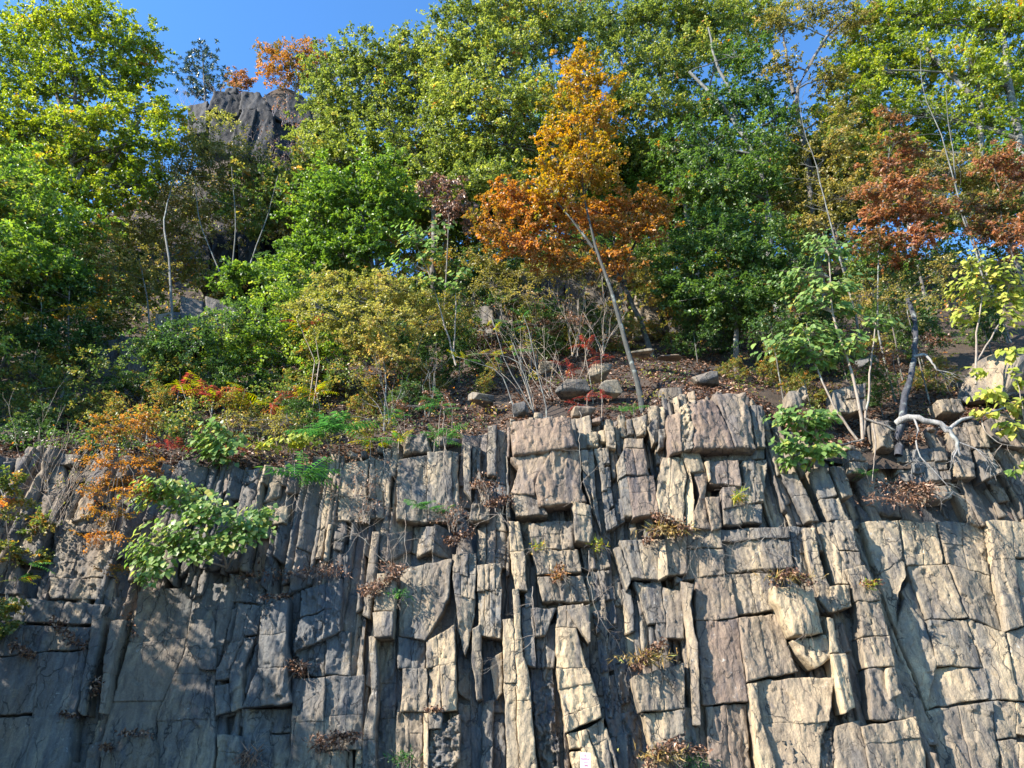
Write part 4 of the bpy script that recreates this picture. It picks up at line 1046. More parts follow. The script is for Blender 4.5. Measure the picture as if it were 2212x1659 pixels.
# ------------------------------------------------------------------ trees, far to near
tree('pine_tree', 'dark blue green pine standing alone on the skyline', 'pine', 88, [(440, 115, 28, 24), (412, 140, 26, 20), (460, 150, 26, 22), (398, 165, 18, 14), (430, 175, 34, 22), (470, 175, 16, 14), (415, 198, 22, 12), (450, 200, 22, 12)],
     LM['pine'], trunk=[(444, 232), (442, 200), (438, 120)], r=.25, leaf=.6, per=24, rs=.9, dens=.5, width=.12, needle=True)
tree('autumn_tree', 'orange and olive autumn tree on the skyline right of the crag', 'tree', 84, [(590, 110, 26, 20), (630, 115, 34, 24), (670, 125, 34, 24), (600, 150, 34, 24), (650, 160, 44, 26), (690, 165, 24, 24), (575, 165, 16, 20), (720, 130, 26, 20)],
     LM['orange'], trunk=[(640, 235), (638, 190), (640, 130)], r=.2, leaf=.34, per=20, rs=.8, dens=.75)
tree('autumn_tree', 'small russet tree on the skyline between pine and crag stone', 'tree', 86, [(508, 168, 18, 14), (530, 175, 16, 14), (515, 185, 22, 10)], LM['rust'], r=.1, leaf=.34, per=18, rs=.7, dens=.75)
tree('yellow_shrub', 'yellow leaved shrub growing on the dark crag face', 'shrub', 74, [(478, 250, 22, 12), (500, 262, 18, 12), (455, 255, 14, 10)], LM['yellow'], r=.06, leaf=.3, per=14, rs=.6, dens=.6)
b0 = [at(600, 420, 66), at(620, 400, 67), at(580, 400, 66), at(560, 370, 67), at(640, 370, 68)]
bare_shrub('purple grey bare shrub thicket below the crag', b0, 6.5, PURPLETWIG, n=5, depth=3, r=.03, leafm=LM['brown'], nleaf=420, leaf=.25)
bare_shrub('leafless grey brush left of the pine on the skyline', [at(415, 230, 84), at(395, 225, 84), at(470, 225, 84)], 5.0, PURPLETWIG, n=4, depth=3, r=.03)
bare_shrub('bare twiggy treetop on the skyline above the bright trees', [at(745, 190, 82), at(770, 190, 82), at(715, 180, 82)], 8.0, PURPLETWIG, n=4, depth=3, r=.03)
bare_shrub('grey bare brush over the dark crag right of its tongue', [at(610, 270, 74), at(640, 280, 74), at(590, 250, 75)], 4.0, PURPLETWIG, n=4, depth=3, r=.03, leafm=LM['rust'], nleaf=160, leaf=.28)

# forest filling the slope behind
proto = tree('forest_tree', 'leafy tree of the wood filling the slope behind', 'tree', 54, [(1000, 430, 60, 40), (1060, 400, 60, 40), (1030, 350, 50, 40), (960, 470, 45, 30), (1110, 450, 45, 30)], LM['bright_oak'], r=.2, leaf=.3, per=22, rs=.7, dens=.9, group='wood on the slope')
proto2 = tree('forest_tree', 'leafy tree of the wood filling the slope behind', 'tree', 56, [(1300, 430, 50, 40), (1360, 400, 60, 40), (1330, 350, 50, 40), (1270, 480, 45, 30), (1400, 450, 45, 30)], LM['mixed'], r=.2, leaf=.3, per=22, rs=.7, dens=.9, group='wood on the slope')
gz0 = proto.location.copy()
spots = [(-14, 54), (-8, 53), (-3, 55), (2, 53), (8, 54), (13, 53), (19, 54), (10, 49), (-5, 48), (-2, 60), (14, 62), (-9, 46), (11, 47), (28, 55), (41, 60), (-66, 56), (0, 68), (32, 66), (-58, 50), (-50, 58), (-44, 46), (-37, 50), (-13, 57), (-6, 52), (9, 58), (17, 50), (24, 57), (30, 49), (37, 56), (44, 50), (52, 58), (-16, 43), (4, 46), (22, 43), (34, 42), (-52, 42), (46, 42)]
for i, (x, y) in enumerate(spots):
    x += rng.uniform(-1.5, 1.5)
    copy_thing((proto, proto2)[i % 2], (x, y, ground_at(x, y)), rng.uniform(0, 6.28), rng.uniform(.85, 1.2))
def top_of(t): return max(v[2] for ch in t.children for v in ch.bound_box)
for pr, x, y, hh, rz in ((proto, -19.5, 16.8, 14.5, 1.0), (proto2, -22.5, 17.8, 15.0, 2.0), (proto, -25.5, 16.8, 15.5, 4.0), (proto2, -28.5, 17.6, 16.0, .5), (proto, -31.5, 17.0, 16.5, 3.0), (proto2, -20.5, 14.0, 15.5, 5.0), (proto, -27.0, 14.0, 17.0, 2.5), (proto2, -34.5, 18.0, 17.5, .9)):
    copy_thing(pr, (x, y, 0), rz, hh / top_of(pr), 'broad roadside tree shading the left end of the cliff', 'roadside trees left of the cliff')
for pr, x, y, hh, rz in ((proto, -25.5, 27.2, 12.0, .3), (proto2, -28.5, 30, 15.0, 1.3), (proto, -24.5, 31.5, 13.0, 2.3), (proto2, -32, 27, 15.0, 3.3), (proto, -29.5, 35, 15.0, 4.3)):
    copy_thing(pr, (x, y, ground_at(x, y)), rz, hh / top_of(pr))
# small trees and bushes of the shaded understory
ux = []
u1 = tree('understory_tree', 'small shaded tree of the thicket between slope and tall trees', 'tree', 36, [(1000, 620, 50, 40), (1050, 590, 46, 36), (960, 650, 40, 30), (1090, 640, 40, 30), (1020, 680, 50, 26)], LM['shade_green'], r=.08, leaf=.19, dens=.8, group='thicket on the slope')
u2 = tree('understory_tree', 'small shaded tree of the thicket between slope and tall trees', 'tree', 36, [(1300, 620, 50, 36), (1360, 600, 46, 36), (1260, 650, 40, 30), (1400, 650, 40, 30), (1330, 680, 50, 24)], LM['mixed'], r=.08, leaf=.18, dens=.8, group='thicket on the slope')
sp2 = [(-27, 7), (-24, 11), (-21, 6), (-18, 9), (-15, 13), (-13, 7), (-10, 11), (-8, 15), (-5, 12), (-3, 9.5), (0, 13), (3, 16), (7, 14.5), (10, 13), (12, 9.5), (14, 13), (16, 8), (18, 12), (21, 9), (23, 14), (-26, 16), (-20, 16), (-12, 18), (-4, 18), (5, 19), (12, 18), (19, 18), (26, 18), (-17, 4), (-22, 3.5), (24, 6), (1, 8.5), (5, 10.5), (9, 9), (11, 6.5), (13, 5.5), (15, 5), (17, 5.5), (20, 5), (8, 8), (-2, 7), (2.5, 10), (-6, 6.5), (-9, 5), (-12, 4), (-14.5, 3), (-19, 1.2), (-16, 1.6), (-13.2, 1.0), (-11, 1.8), (-8.6, 1.4), (-6.6, 2.4), (-4.4, 1.8), (-17.5, 2.8), (-9.5, 3.4), (-3.0, 3.6), (-21.5, 1.6), (12.5, 2.4), (15.5, 2.0), (18, 3), (-2.2, 5), (-.8, 3.2), (.6, 5.6), (2.2, 7), (4.2, 6.5), (6.3, 6), (8.2, 5), (9.5, 3.6), (-4.6, 4.2), (11, 3.8)]
for i, (x, s_) in enumerate(sp2):
    x += rng.uniform(-.8, .8); y = float(yedge_s(np.array([x]))[0]) + s_
    copy_thing((u1, u2)[i % 2], (x, y, ground_at(x, y)), rng.uniform(0, 6.28), rng.uniform(.65, 1.05) if s_ > 10.6 else (rng.uniform(.4, .62) if s_ > 3.9 else rng.uniform(.24, .4)))

tree('oak_tree', 'tall pale green tree against the sky at the top centre, dark leaning trunk', 'tree', 39, [(1000, 40, 60, 50), (1080, 25, 70, 50), (1170, 20, 70, 45), (985, 130, 55, 60), (1070, 120, 80, 60), (1160, 100, 70, 55), (1240, 60, 60, 60), (975, 230, 45, 60), (1050, 220, 80, 60), (1140, 210, 70, 50), (1010, 320, 70, 50), (1090, 310, 70, 50), (1160, 300, 50, 40), (1060, 390, 70, 40), (980, 410, 50, 35)],
     LM['pale_oak'], trunk=[(1300, 640), (1240, 440), (1190, 330), (1130, 220), (1075, 130)], r=.26, leaf=.24, dens=1.05, per=24, rs=.6, extra=[[(1190, 330), (1200, 200), (1180, 90)], [(1130, 225), (1060, 190), (1010, 110)], [(1210, 380), (1110, 300), (1030, 260)]])
tree('oak_tree', 'pale green oak top right of centre with thin dark limbs and sky gaps', 'tree', 43, [(1310, 50, 55, 55), (1390, 40, 65, 55), (1470, 40, 65, 50), (1560, 35, 60, 45), (1640, 25, 50, 40), (1360, 130, 50, 45), (1450, 120, 60, 45), (1400, 220, 60, 45), (1480, 250, 55, 45), (1340, 230, 45, 50), (1430, 310, 60, 40), (1530, 100, 40, 30)],
     LM['pale_oak'], trunk=[(1500, 560), (1470, 380), (1440, 230), (1410, 90)], r=.24, leaf=.25, dens=.95, rs=.62, extra=[[(1470, 380), (1520, 240), (1560, 80)], [(1440, 230), (1350, 150), (1310, 60)]])
tree('maple_tree', 'light green maple left of the tall centre tree, below the open sky', 'tree', 42, [(700, 190, 45, 55), (760, 140, 55, 45), (830, 135, 55, 45), (890, 110, 45, 38), (935, 120, 30, 35), (720, 270, 65, 55), (810, 230, 75, 55), (900, 200, 65, 60), (690, 350, 50, 50), (780, 340, 75, 55), (880, 310, 75, 55), (950, 270, 45, 60), (860, 400, 65, 45), (940, 380, 45, 50), (690, 420, 50, 35)],
     LM['pale_oak'], trunk=[(935, 620), (938, 420), (925, 300), (880, 190)], r=.24, leaf=.25, dens=1.05, rs=.6, extra=[[(936, 380), (870, 310), (790, 210)], [(938, 400), (960, 300), (950, 230)]])
tree('maple_tree', 'big yellow green maple filling the upper left corner against the sky', 'tree', 37, [(40, 90, 60, 55), (120, 50, 70, 50), (200, 40, 70, 45), (270, 90, 60, 45), (325, 108, 30, 16), (60, 190, 65, 50), (150, 155, 70, 50), (235, 170, 65, 50), (300, 160, 45, 35), (300, 235, 55, 40), (200, 262, 70, 40), (105, 255, 55, 40), (35, 290, 45, 45), (150, 345, 75, 45), (260, 325, 75, 45), (335, 300, 45, 30), (60, 385, 60, 45), (180, 425, 80, 40), (290, 400, 60, 35), (365, 245, 35, 20), (-40, 120, 60, 80), (-40, 260, 60, 80)],
     LM['maple'], trunk=[(146, 600), (150, 430), (160, 300), (165, 200), (150, 80)], r=.24, leaf=.24, dens=.92, rs=.58, bark=BARK, extra=[[(150, 430), (200, 320), (230, 200)], [(150, 460), (90, 330), (50, 200)], [(200, 400), (250, 340), (310, 250)], [(158, 300), (120, 200), (100, 90)]])
tree('maple_tree', 'yellow green maple filling the upper right corner with a stout pale trunk', 'tree', 42, [(1880, 60, 55, 50), (1950, 30, 65, 50), (2040, 30, 65, 50), (2120, 60, 65, 60), (2190, 40, 60, 60), (1860, 150, 45, 45), (1925, 135, 65, 55), (2005, 140, 65, 50), (2090, 150, 60, 60), (2170, 190, 60, 60), (1885, 240, 65, 50), (1960, 240, 55, 50), (2040, 255, 60, 50), (2130, 270, 60, 40), (1900, 330, 55, 40), (2230, 120, 50, 80)],
     LM['maple'], trunk=[(2225, 480, 41), (2205, 300, 41), (2188, 220, 41), (2172, 120, 41.5), (2158, -20, 42)], r=.42, leaf=.26, dens=.9, rs=.62, bark=PALEBARK, extra=[[(2130, 440, 41), (2120, 330, 41), (2118, 200, 41), (2085, 90, 41)], [(2118, 220, 41), (2050, 160, 41), (1990, 90, 41)]])
tree('maple_tree', 'yellow green tree filling the gap behind the crooked oak trunks', 'tree', 45, [(1500, 60, 70, 60), (1600, 40, 70, 50), (1580, 130, 40, 30), (1650, 200, 36, 40), (1540, 320, 60, 50), (1640, 380, 60, 50), (1720, 380, 50, 50), (1790, 250, 50, 50), (1850, 330, 50, 60), (1480, 180, 40, 40), (1830, 130, 46, 40), (1900, 400, 50, 40)], LM['maple'], r=.2, leaf=.25, dens=.8, rs=.62)
tree('oak_tree', 'dark oak whose crooked grey trunk forks below the sky gaps at right', 'tree', 39, [(1520, 320, 65, 45), (1600, 225, 50, 38), (1560, 400, 80, 50), (1640, 400, 55, 40), (1500, 400, 60, 50), (1660, 300, 40, 36), (1600, 120, 45, 36), (1540, 215, 34, 30), (1460, 330, 50, 40), (1690, 250, 30, 30)],
     LM['dark_oak'], trunk=[(1668, 600), (1657, 433), (1637, 346), (1617, 302), (1580, 262), (1540, 200), (1489, 155)], r=.30, leaf=.24, dens=.85, rs=.58, bark=PALEBARK, extra=[[(1590, 270), (1582, 200), (1545, 134), (1530, 60)], [(1640, 360), (1670, 340), (1685, 320)]])
tree('oak_tree', 'oak with a dark limb bending right across the blue sky gap', 'tree', 41, [(1700, 50, 45, 36), (1775, 25, 55, 36), (1840, 50, 45, 40), (1680, 145, 34, 34), (1795, 170, 36, 40), (1745, 330, 55, 50), (1700, 430, 50, 50), (1800, 320, 50, 60), (1710, 250, 24, 24), (1830, 250, 40, 50)],
     LM['olive'], trunk=[(1764, 560), (1748, 386), (1732, 279), (1714, 202), (1748, 144), (1781, 84), (1825, 40)], r=.26, leaf=.22, dens=.6, rs=.55, bark=BARK, extra=[[(1714, 202), (1700, 130), (1690, 60)], [(1735, 300), (1770, 420), (1795, 490)]])
tree('olive_tree', 'thin olive yellow tree with a slender white stem at centre left', 'tree', 41, [(400, 370, 85, 45), (480, 340, 85, 50), (330, 430, 70, 45), (420, 445, 95, 50), (520, 440, 85, 55), (600, 410, 45, 55), (380, 510, 85, 40), (540, 375, 40, 30), (400, 300, 40, 35), (300, 500, 60, 40), (610, 480, 40, 30)],
     LM['olive'], trunk=[(374, 728, 33), (370, 640, 33), (366, 560, 33.5), (352, 480, 35), (372, 400, 38)], r=.085, leaf=.18, per=20, dens=1.0, rs=.6, bark=PALEBARK, extra=[[(500, 600, 38), (510, 480, 38), (500, 360, 38)], [(480, 600, 38), (430, 480, 38), (420, 380, 39)], [(530, 600, 38), (580, 460, 39), (600, 380, 39)]], twigs=.9)
tree('forest_tree', 'shaded undergrowth tree right of the crooked trunks, olive and gold leaves', 'tree', 38, [(2050, 370, 80, 36), (2140, 380, 55, 36), (1985, 420, 55, 36), (2080, 455, 75, 36), (1810, 430, 60, 45), (1860, 390, 45, 40), (1760, 490, 50, 35), (1950, 350, 50, 40)], LM['olive'], r=.12, leaf=.2, dens=.7)
for (lab, st) in [('leafless pale sapling leaning left before the upper right maple', [(2068, 420), (2045, 330), (2020, 260), (1990, 190), (1988, 110)]), ('second leafless pale sapling right of the leaning one', [(2072, 450), (2066, 380), (2050, 280), (2044, 200)]),
                  ('thin grey bare stem left of the red sapling', [(1800, 500), (1780, 430), (1765, 360), (1740, 290), (1728, 230)])]:
    h = hit(st[0][0], 700); Yq = 34
    root = empty('bare_sapling', at(st[0][0], st[0][1], Yq), lab, 'sapling'); tb = Tubes()
    pp = [at(a, b, Yq) for a, b in st]; pp = [np.array([pp[0][0], pp[0][1], ground_at(pp[0][0], pp[0][1]) - .2])] + pp
    P = wob(smooth_path(pp, 16), .03); tb.add(P, .07, .015, 5)
    for j in range(6, 16):
        for q in range(2): twig_rec(tb, P[j], np.array([rng.normal(.2, .8), rng.normal(0, .5), .5]), rng.uniform(.8, 2.0), .014, 1)
    obj('stem', tb.mesh('stem', PALEBARK), root)
tree('oak_tree', 'bright green young oak in the middle distance left of centre', 'tree', 35, [(700, 400, 55, 45), (760, 440, 75, 55), (700, 480, 65, 50), (800, 520, 65, 50), (730, 550, 60, 40), (650, 590, 60, 36), (570, 585, 70, 26), (850, 440, 55, 55), (820, 370, 50, 45), (640, 540, 40, 30), (510, 600, 40, 20)],
     LM['bright_oak'], trunk=[(830, 780), (815, 620), (785, 480), (770, 400)], r=.16, leaf=.24, dens=1.0, rs=.55)
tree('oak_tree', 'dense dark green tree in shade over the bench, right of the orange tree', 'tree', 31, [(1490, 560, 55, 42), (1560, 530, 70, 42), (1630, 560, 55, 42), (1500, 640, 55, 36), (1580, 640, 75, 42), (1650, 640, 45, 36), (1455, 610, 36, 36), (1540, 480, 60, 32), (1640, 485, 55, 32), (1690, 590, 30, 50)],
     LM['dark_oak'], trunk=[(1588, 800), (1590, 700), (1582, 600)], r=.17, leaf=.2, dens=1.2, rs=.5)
tree('oak_tree', 'pale leaved small tree low at the left edge below the big maple', 'tree', 33, [(15, 430, 50, 45), (85, 470, 60, 40), (30, 530, 50, 40), (110, 540, 50, 35), (10, 350, 30, 40), (190, 500, 50, 35), (170, 560, 40, 30)], LM['bright_oak'], r=.12, leaf=.2, dens=.9)
tree('autumn_tree', 'tall golden yellow tree at centre on a leaning grey trunk', 'tree', 29, [(1245, 135, 36, 28, -.3), (1272, 180, 46, 30), (1225, 228, 46, 34), (1290, 240, 46, 32), (1235, 300, 64, 36), (1295, 330, 40, 30), (1210, 355, 50, 30), (1265, 380, 50, 24), (1190, 415, 50, 26)],
     LM['gold'], trunk=[(1388, 888), (1380, 830), (1350, 740), (1325, 640), (1290, 545), (1262, 430)], r=.13, leaf=.19, per=22, dens=1.05, rs=.42, bark=GREYBARK, extra=[[(1290, 545), (1240, 480), (1190, 420)]])
tree('autumn_tree', 'spreading orange brown tree at centre on the darker leaning trunk', 'tree', 31, [(1115, 430, 62, 30, -1), (1185, 470, 80, 36, -1), (1120, 515, 70, 36, -1), (1200, 545, 60, 26, -1), (1330, 460, 66, 32), (1400, 440, 52, 32), (1370, 490, 66, 26), (1290, 470, 50, 26), (1060, 480, 40, 30, -1), (1330, 560, 40, 30)],
     LM['orange'], trunk=[(1412, 772), (1382, 690), (1342, 610), (1325, 520), (1330, 470)], r=.16, leaf=.19, per=22, dens=1.0, rs=.42, bark=GREYBARK, extra=[[(1345, 610), (1270, 520), (1150, 500)], [(1340, 600), (1370, 530), (1400, 460)]])
tree('withered_tree', 'withered branch with hanging brown dead leaves left of the orange tree', 'tree', 33, [(980, 440, 34, 34), (960, 395, 30, 22), (1010, 480, 22, 18), (930, 400, 26, 16)], LM['brown'], r=.06, leaf=.22, per=16, dens=.7, rs=.4, droop=1.2)
tree('red_sapling', 'slender red orange sapling with tiered leaves at right', 'sapling', 29.5, [(1925, 258, 22, 22), (1932, 305, 32, 16), (1962, 330, 30, 14), (1920, 352, 44, 16), (1960, 400, 66, 20), (1890, 418, 36, 16), (2022, 440, 40, 14), (1950, 458, 60, 18), (1885, 470, 40, 18), (1905, 520, 60, 18), (1990, 505, 50, 16), (1940, 560, 40, 16)],
     LM['rust'], trunk=[(1895, 720), (1896, 600), (1902, 480), (1925, 290)], r=.05, leaf=.19, per=18, dens=1.0, rs=.36, flat=.4, bark=PALEBARK)
tree('red_shrub', 'rust red leafy shrub at the right edge under the maple', 'shrub', 30.5, [(2145, 350, 50, 26), (2195, 378, 36, 36), (2150, 445, 56, 32), (2195, 505, 36, 36), (2130, 500, 40, 24)], LM['rust'], r=.06, leaf=.19, per=18, dens=.95, rs=.38)
tree('yellow_shrub', 'yellow olive shrub billowing over the brink left of centre', 'shrub', 29, [(705, 610, 40, 22), (760, 640, 70, 36), (850, 620, 56, 30), (720, 690, 76, 36), (820, 690, 76, 36), (900, 660, 46, 36), (785, 745, 56, 28), (850, 765, 46, 28), (660, 655, 36, 20), (940, 690, 36, 26)],
     LM['yellow'], trunk=[(830, 935), (834, 820), (818, 700)], r=.05, leaf=.13, per=24, dens=1.0, rs=.38, bark=PALEBARK, extra=[[(840, 930), (900, 760), (930, 680)], [(838, 900), (760, 720), (720, 640)]], twigs=.9)
tree('green_shrub', 'mid green shrub right below the young oak, half in shade', 'shrub', 31, [(620, 640, 56, 30), (560, 700, 76, 36), (660, 720, 66, 36), (520, 760, 66, 36), (600, 790, 76, 36), (700, 800, 56, 30), (500, 840, 56, 26), (690, 760, 50, 30), (450, 780, 50, 30)], LM['bright_oak'], r=.07, leaf=.17, dens=1.0, rs=.45)
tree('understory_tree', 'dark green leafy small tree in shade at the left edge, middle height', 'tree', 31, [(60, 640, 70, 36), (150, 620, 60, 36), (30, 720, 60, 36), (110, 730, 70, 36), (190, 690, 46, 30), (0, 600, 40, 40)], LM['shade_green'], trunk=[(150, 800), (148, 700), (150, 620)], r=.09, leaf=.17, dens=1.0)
tree('understory_shrub', 'mixed green and yellow shrub low at the left edge', 'shrub', 29, [(60, 800, 70, 32), (140, 835, 66, 30), (205, 790, 40, 26), (25, 880, 60, 32), (110, 905, 60, 26), (180, 880, 40, 24), (50, 950, 60, 20)], LM['mixed'], r=.06, leaf=.15, dens=.9)
tree('olive_tree', 'olive brown small tree in shade beside the white stem', 'tree', 34, [(235, 580, 56, 36), (290, 620, 56, 36), (255, 675, 50, 26), (330, 570, 40, 30), (240, 520, 40, 30)], LM['olive'], trunk=[(322, 860), (325, 740), (318, 640), (300, 560)], r=.06, leaf=.15, dens=.75)
tree('autumn_shrub', 'orange tinged sapling layers at the left edge in half shade', 'shrub', 30, [(35, 570, 40, 16), (20, 640, 36, 14), (100, 590, 30, 12), (50, 690, 40, 12), (200, 665, 40, 12), (130, 770, 40, 12)], LM['gold'], r=.04, leaf=.15, dens=.8, flat=.2)
tree('understory_shrub', 'shaded green shrub below the white stemmed tree', 'shrub', 30, [(335, 760, 56, 26), (405, 790, 56, 26), (345, 830, 60, 26), (420, 850, 50, 22), (440, 720, 50, 26)], LM['mixed'], r=.05, leaf=.15, dens=.9)
tree('autumn_shrub', 'brown gold low shrub along the brink above the orange shrub', 'shrub', 27.5, [(280, 890, 60, 22), (360, 905, 56, 20), (330, 945, 50, 18), (420, 880, 50, 18), (200, 940, 40, 20)], LM['mixed'], r=.04, leaf=.13, dens=.85)
tree('olive_shrub', 'dry olive shrub behind the bare stems at centre', 'shrub', 32, [(1000, 650, 56, 26), (1065, 615, 46, 26), (1130, 640, 40, 24), (980, 700, 50, 24), (1240, 590, 50, 24)], LM['olive'], r=.05, leaf=.13, dens=.7, twigs=1)
tree('autumn_shrub', 'brown leaved low bush behind the bare stems on the bench', 'shrub', 31, [(1080, 720, 50, 26), (1160, 700, 50, 26), (1120, 770, 46, 22), (1230, 690, 40, 20)], LM['brown'], r=.04, leaf=.13, dens=.55, twigs=1)
tree('olive_shrub', 'tan leaved shrub on the slope right of the large leaved sapling', 'shrub', 29, [(1860, 640, 50, 26), (1930, 620, 50, 26), (2000, 640, 40, 24), (1960, 690, 40, 20), (2040, 580, 40, 30)], LM['olive'], r=.04, leaf=.13, dens=.6, twigs=1)
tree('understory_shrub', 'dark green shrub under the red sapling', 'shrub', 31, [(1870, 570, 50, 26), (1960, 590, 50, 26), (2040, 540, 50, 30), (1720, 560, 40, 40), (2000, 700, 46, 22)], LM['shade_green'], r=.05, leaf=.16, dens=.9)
tree('olive_shrub', 'yellow green bush crowning the rock wall behind the leaning trunks', 'shrub', 33.5, [(1100, 590, 56, 26), (1180, 585, 56, 24), (1260, 560, 60, 28), (1420, 570, 50, 26), (1360, 585, 50, 22), (1040, 560, 50, 30)], LM['olive'], r=.05, leaf=.14, dens=.9, twigs=.8)
tree('green_shrub', 'dark green bush behind the two leaning trunks', 'shrub', 34.5, [(1240, 520, 60, 30), (1380, 540, 50, 26), (1470, 520, 50, 30), (1100, 540, 60, 30)], LM['dark_oak'], r=.06, leaf=.18, dens=1.0)
tree('understory_shrub', 'low shaded shrub between the dark tree foot and the sapling', 'shrub', 28.5, [(1660, 720, 50, 22), (1700, 690, 40, 22), (1640, 690, 36, 20)], LM['shade_green'], r=.04, leaf=.14, dens=.8)
tree('autumn_shrub', 'thin brown leaved shrub on the litter slope right of the sapling', 'shrub', 28.0, [(1900, 770, 46, 18), (1850, 800, 40, 16), (2010, 740, 40, 20), (1960, 760, 40, 16)], LM['brown'], r=.03, leaf=.13, dens=.6, twigs=1)
tree('understory_shrub', 'deep green shrub mass behind the sumac at left', 'shrub', 30, [(420, 740, 60, 30), (520, 700, 60, 30), (470, 680, 50, 24), (380, 720, 50, 26), (560, 830, 60, 24)], LM['shade_green'], r=.06, leaf=.16, dens=1.0)
tree('understory_shrub', 'shaded yellow green shrub in front of the yellow one, on the litter', 'shrub', 28.5, [(600, 850, 60, 22), (680, 840, 56, 22), (740, 800, 50, 22), (640, 890, 60, 18)], LM['mixed'], r=.04, leaf=.13, dens=.85)
tree('understory_shrub', 'dark mixed shrub on the brink above the orange brown hanging one', 'shrub', 27.0, [(120, 950, 60, 24), (60, 985, 50, 24), (190, 965, 40, 22), (20, 940, 50, 30), (270, 960, 50, 18)], LM['shade_green'], r=.04, leaf=.14, dens=.9)
tree('olive_shrub', 'dry olive shrub on the brink left of the fern fronds', 'shrub', 26.6, [(560, 930, 56, 20), (620, 905, 50, 18), (520, 905, 40, 20), (760, 930, 46, 18), (820, 905, 40, 16)], LM['olive'], r=.03, leaf=.12, dens=.7, twigs=1)
tree('autumn_shrub', 'reddish brown low shrub on the litter left of the brown boulder', 'shrub', 27.2, [(1050, 905, 40, 14), (1000, 890, 40, 14), (900, 880, 46, 16), (960, 850, 40, 14)], LM['brown'], r=.03, leaf=.12, dens=.6, twigs=1)
# spill over the cliff, left
tree('autumn_shrub', 'orange brown small leaved shrub hanging down the shaded cliff at left', 'shrub', 24.3, [(250, 925, 60, 22), (310, 905, 46, 16), (222, 980, 46, 18), (292, 1000, 60, 22), (245, 1040, 60, 18), (232, 1108, 46, 15), (200, 1160, 36, 11), (240, 1232, 36, 10), (300, 1062, 36, 16), (205, 1060, 26, 14), (265, 1160, 36, 10)],
     LM['orange'], trunk=[(335, 1010, 25.8), (300, 985, 25.2), (260, 990, 24.6)], r=.035, leaf=.11, per=20, dens=.85, rs=.3, flat=.22, width=.5)
tree('green_shrub', 'yellow green trailing shrub at the left edge of the cliff', 'shrub', 24.6, [(15, 1090, 40, 20), (60, 1130, 36, 18), (25, 1190, 46, 20), (90, 1200, 22, 11), (20, 1250, 36, 22), (60, 1240, 30, 13), (15, 1310, 30, 18), (0, 1360, 26, 16), (10, 1030, 40, 20)], LM['mixed'], trunk=[(-20, 1000, 25.5), (10, 1080, 24.8), (20, 1200, 24.6)], r=.03, leaf=.14, dens=.9, rs=.32)
# ------------------------------------------------------------------ large-leaved shrubs at the brink
big_leaf_shrub('large leaved pale green sapling rising from the brink at right, tallest of its kind', 26.3, [(1790, 530, 52, 36), (1720, 600, 52, 26), (1800, 620, 62, 30), (1735, 650, 46, 22), (1835, 665, 36, 18), (1680, 745, 62, 28), (1760, 715, 56, 28), (1770, 770, 56, 32), (1900, 700, 44, 20), (1840, 740, 40, 24)],
               'big_green', [[(1864, 950), (1858, 880), (1836, 790), (1797, 680), (1790, 550)], [(1852, 950), (1800, 880), (1765, 800), (1745, 730)], [(1866, 940), (1880, 800), (1890, 710)]], leaf=.27, n=1500, r=.07)
big_leaf_shrub('low large leaved green shrub hanging on the cliff right of the double boulder', 25.0, [(1720, 895, 66, 22), (1785, 900, 36, 20), (1700, 950, 42, 22), (1770, 980, 46, 20), (1715, 1000, 36, 16), (1800, 965, 26, 16), (1750, 940, 40, 20)],
               'big_green', [[(1862, 950, 26), (1800, 965, 25.4), (1740, 930, 25.1)], [(1820, 960, 25.6), (1760, 990, 25.2), (1715, 1000, 25)]], leaf=.25, n=700, r=.035)
big_leaf_shrub('yellow lime large leaved shrub at the right edge above the boulder', 26.2, [(2100, 560, 42, 26), (2170, 580, 46, 30), (2080, 620, 46, 26), (2150, 650, 56, 32), (2080, 680, 36, 22), (2180, 690, 36, 26), (2120, 600, 40, 24), (2215, 620, 30, 50)],
               'big_yellow', [[(2108, 830), (2107, 740), (2120, 650), (2130, 580)], [(2110, 780), (2160, 700), (2180, 620)]], leaf=.27, n=650, r=.05)
big_leaf_shrub('yellow green large leaved branch at the right edge beside the dead limb', 25.2, [(2185, 770, 36, 18), (2115, 800, 20, 13), (2140, 850, 46, 20), (2190, 870, 36, 24), (2120, 890, 26, 13), (2180, 925, 30, 20), (2195, 815, 20, 20)],
               'big_yellow', [[(2240, 960, 25.6), (2180, 900, 25.4), (2140, 850, 25.2)], [(2215, 930, 25.6), (2200, 830, 25.4), (2180, 770, 25.2)]], leaf=.30, n=250, r=.03)
big_leaf_shrub('small spray of lime leaves low at the right edge of the cliff', 25.0, [(2190, 1018, 30, 15), (2215, 1000, 20, 15)], 'big_lime', [[(2260, 1060, 25.4), (2200, 1020, 25)]], leaf=.3, n=26, r=.02)
big_leaf_shrub('bright large leaved shrub hanging over the cliff left of centre', 23.6, [(345, 1045, 56, 20), (400, 1080, 66, 34), (310, 1075, 54, 20), (460, 1105, 64, 34), (530, 1140, 60, 34), (380, 1150, 74, 38), (305, 1190, 46, 32), (335, 1222, 48, 22), (305, 1258, 36, 18), (430, 1190, 56, 26), (500, 1170, 48, 24), (560, 1110, 36, 28)],
               'big_lime', [[(490, 1228, 25.2), (480, 1190, 24.4), (420, 1120, 23.8), (360, 1060, 23.6)], [(492, 1226, 25.2), (400, 1200, 24.2), (320, 1220, 23.6)], [(490, 1228, 25.2), (530, 1150, 24.2), (550, 1110, 23.8)]], leaf=.21, n=2000, r=.045)
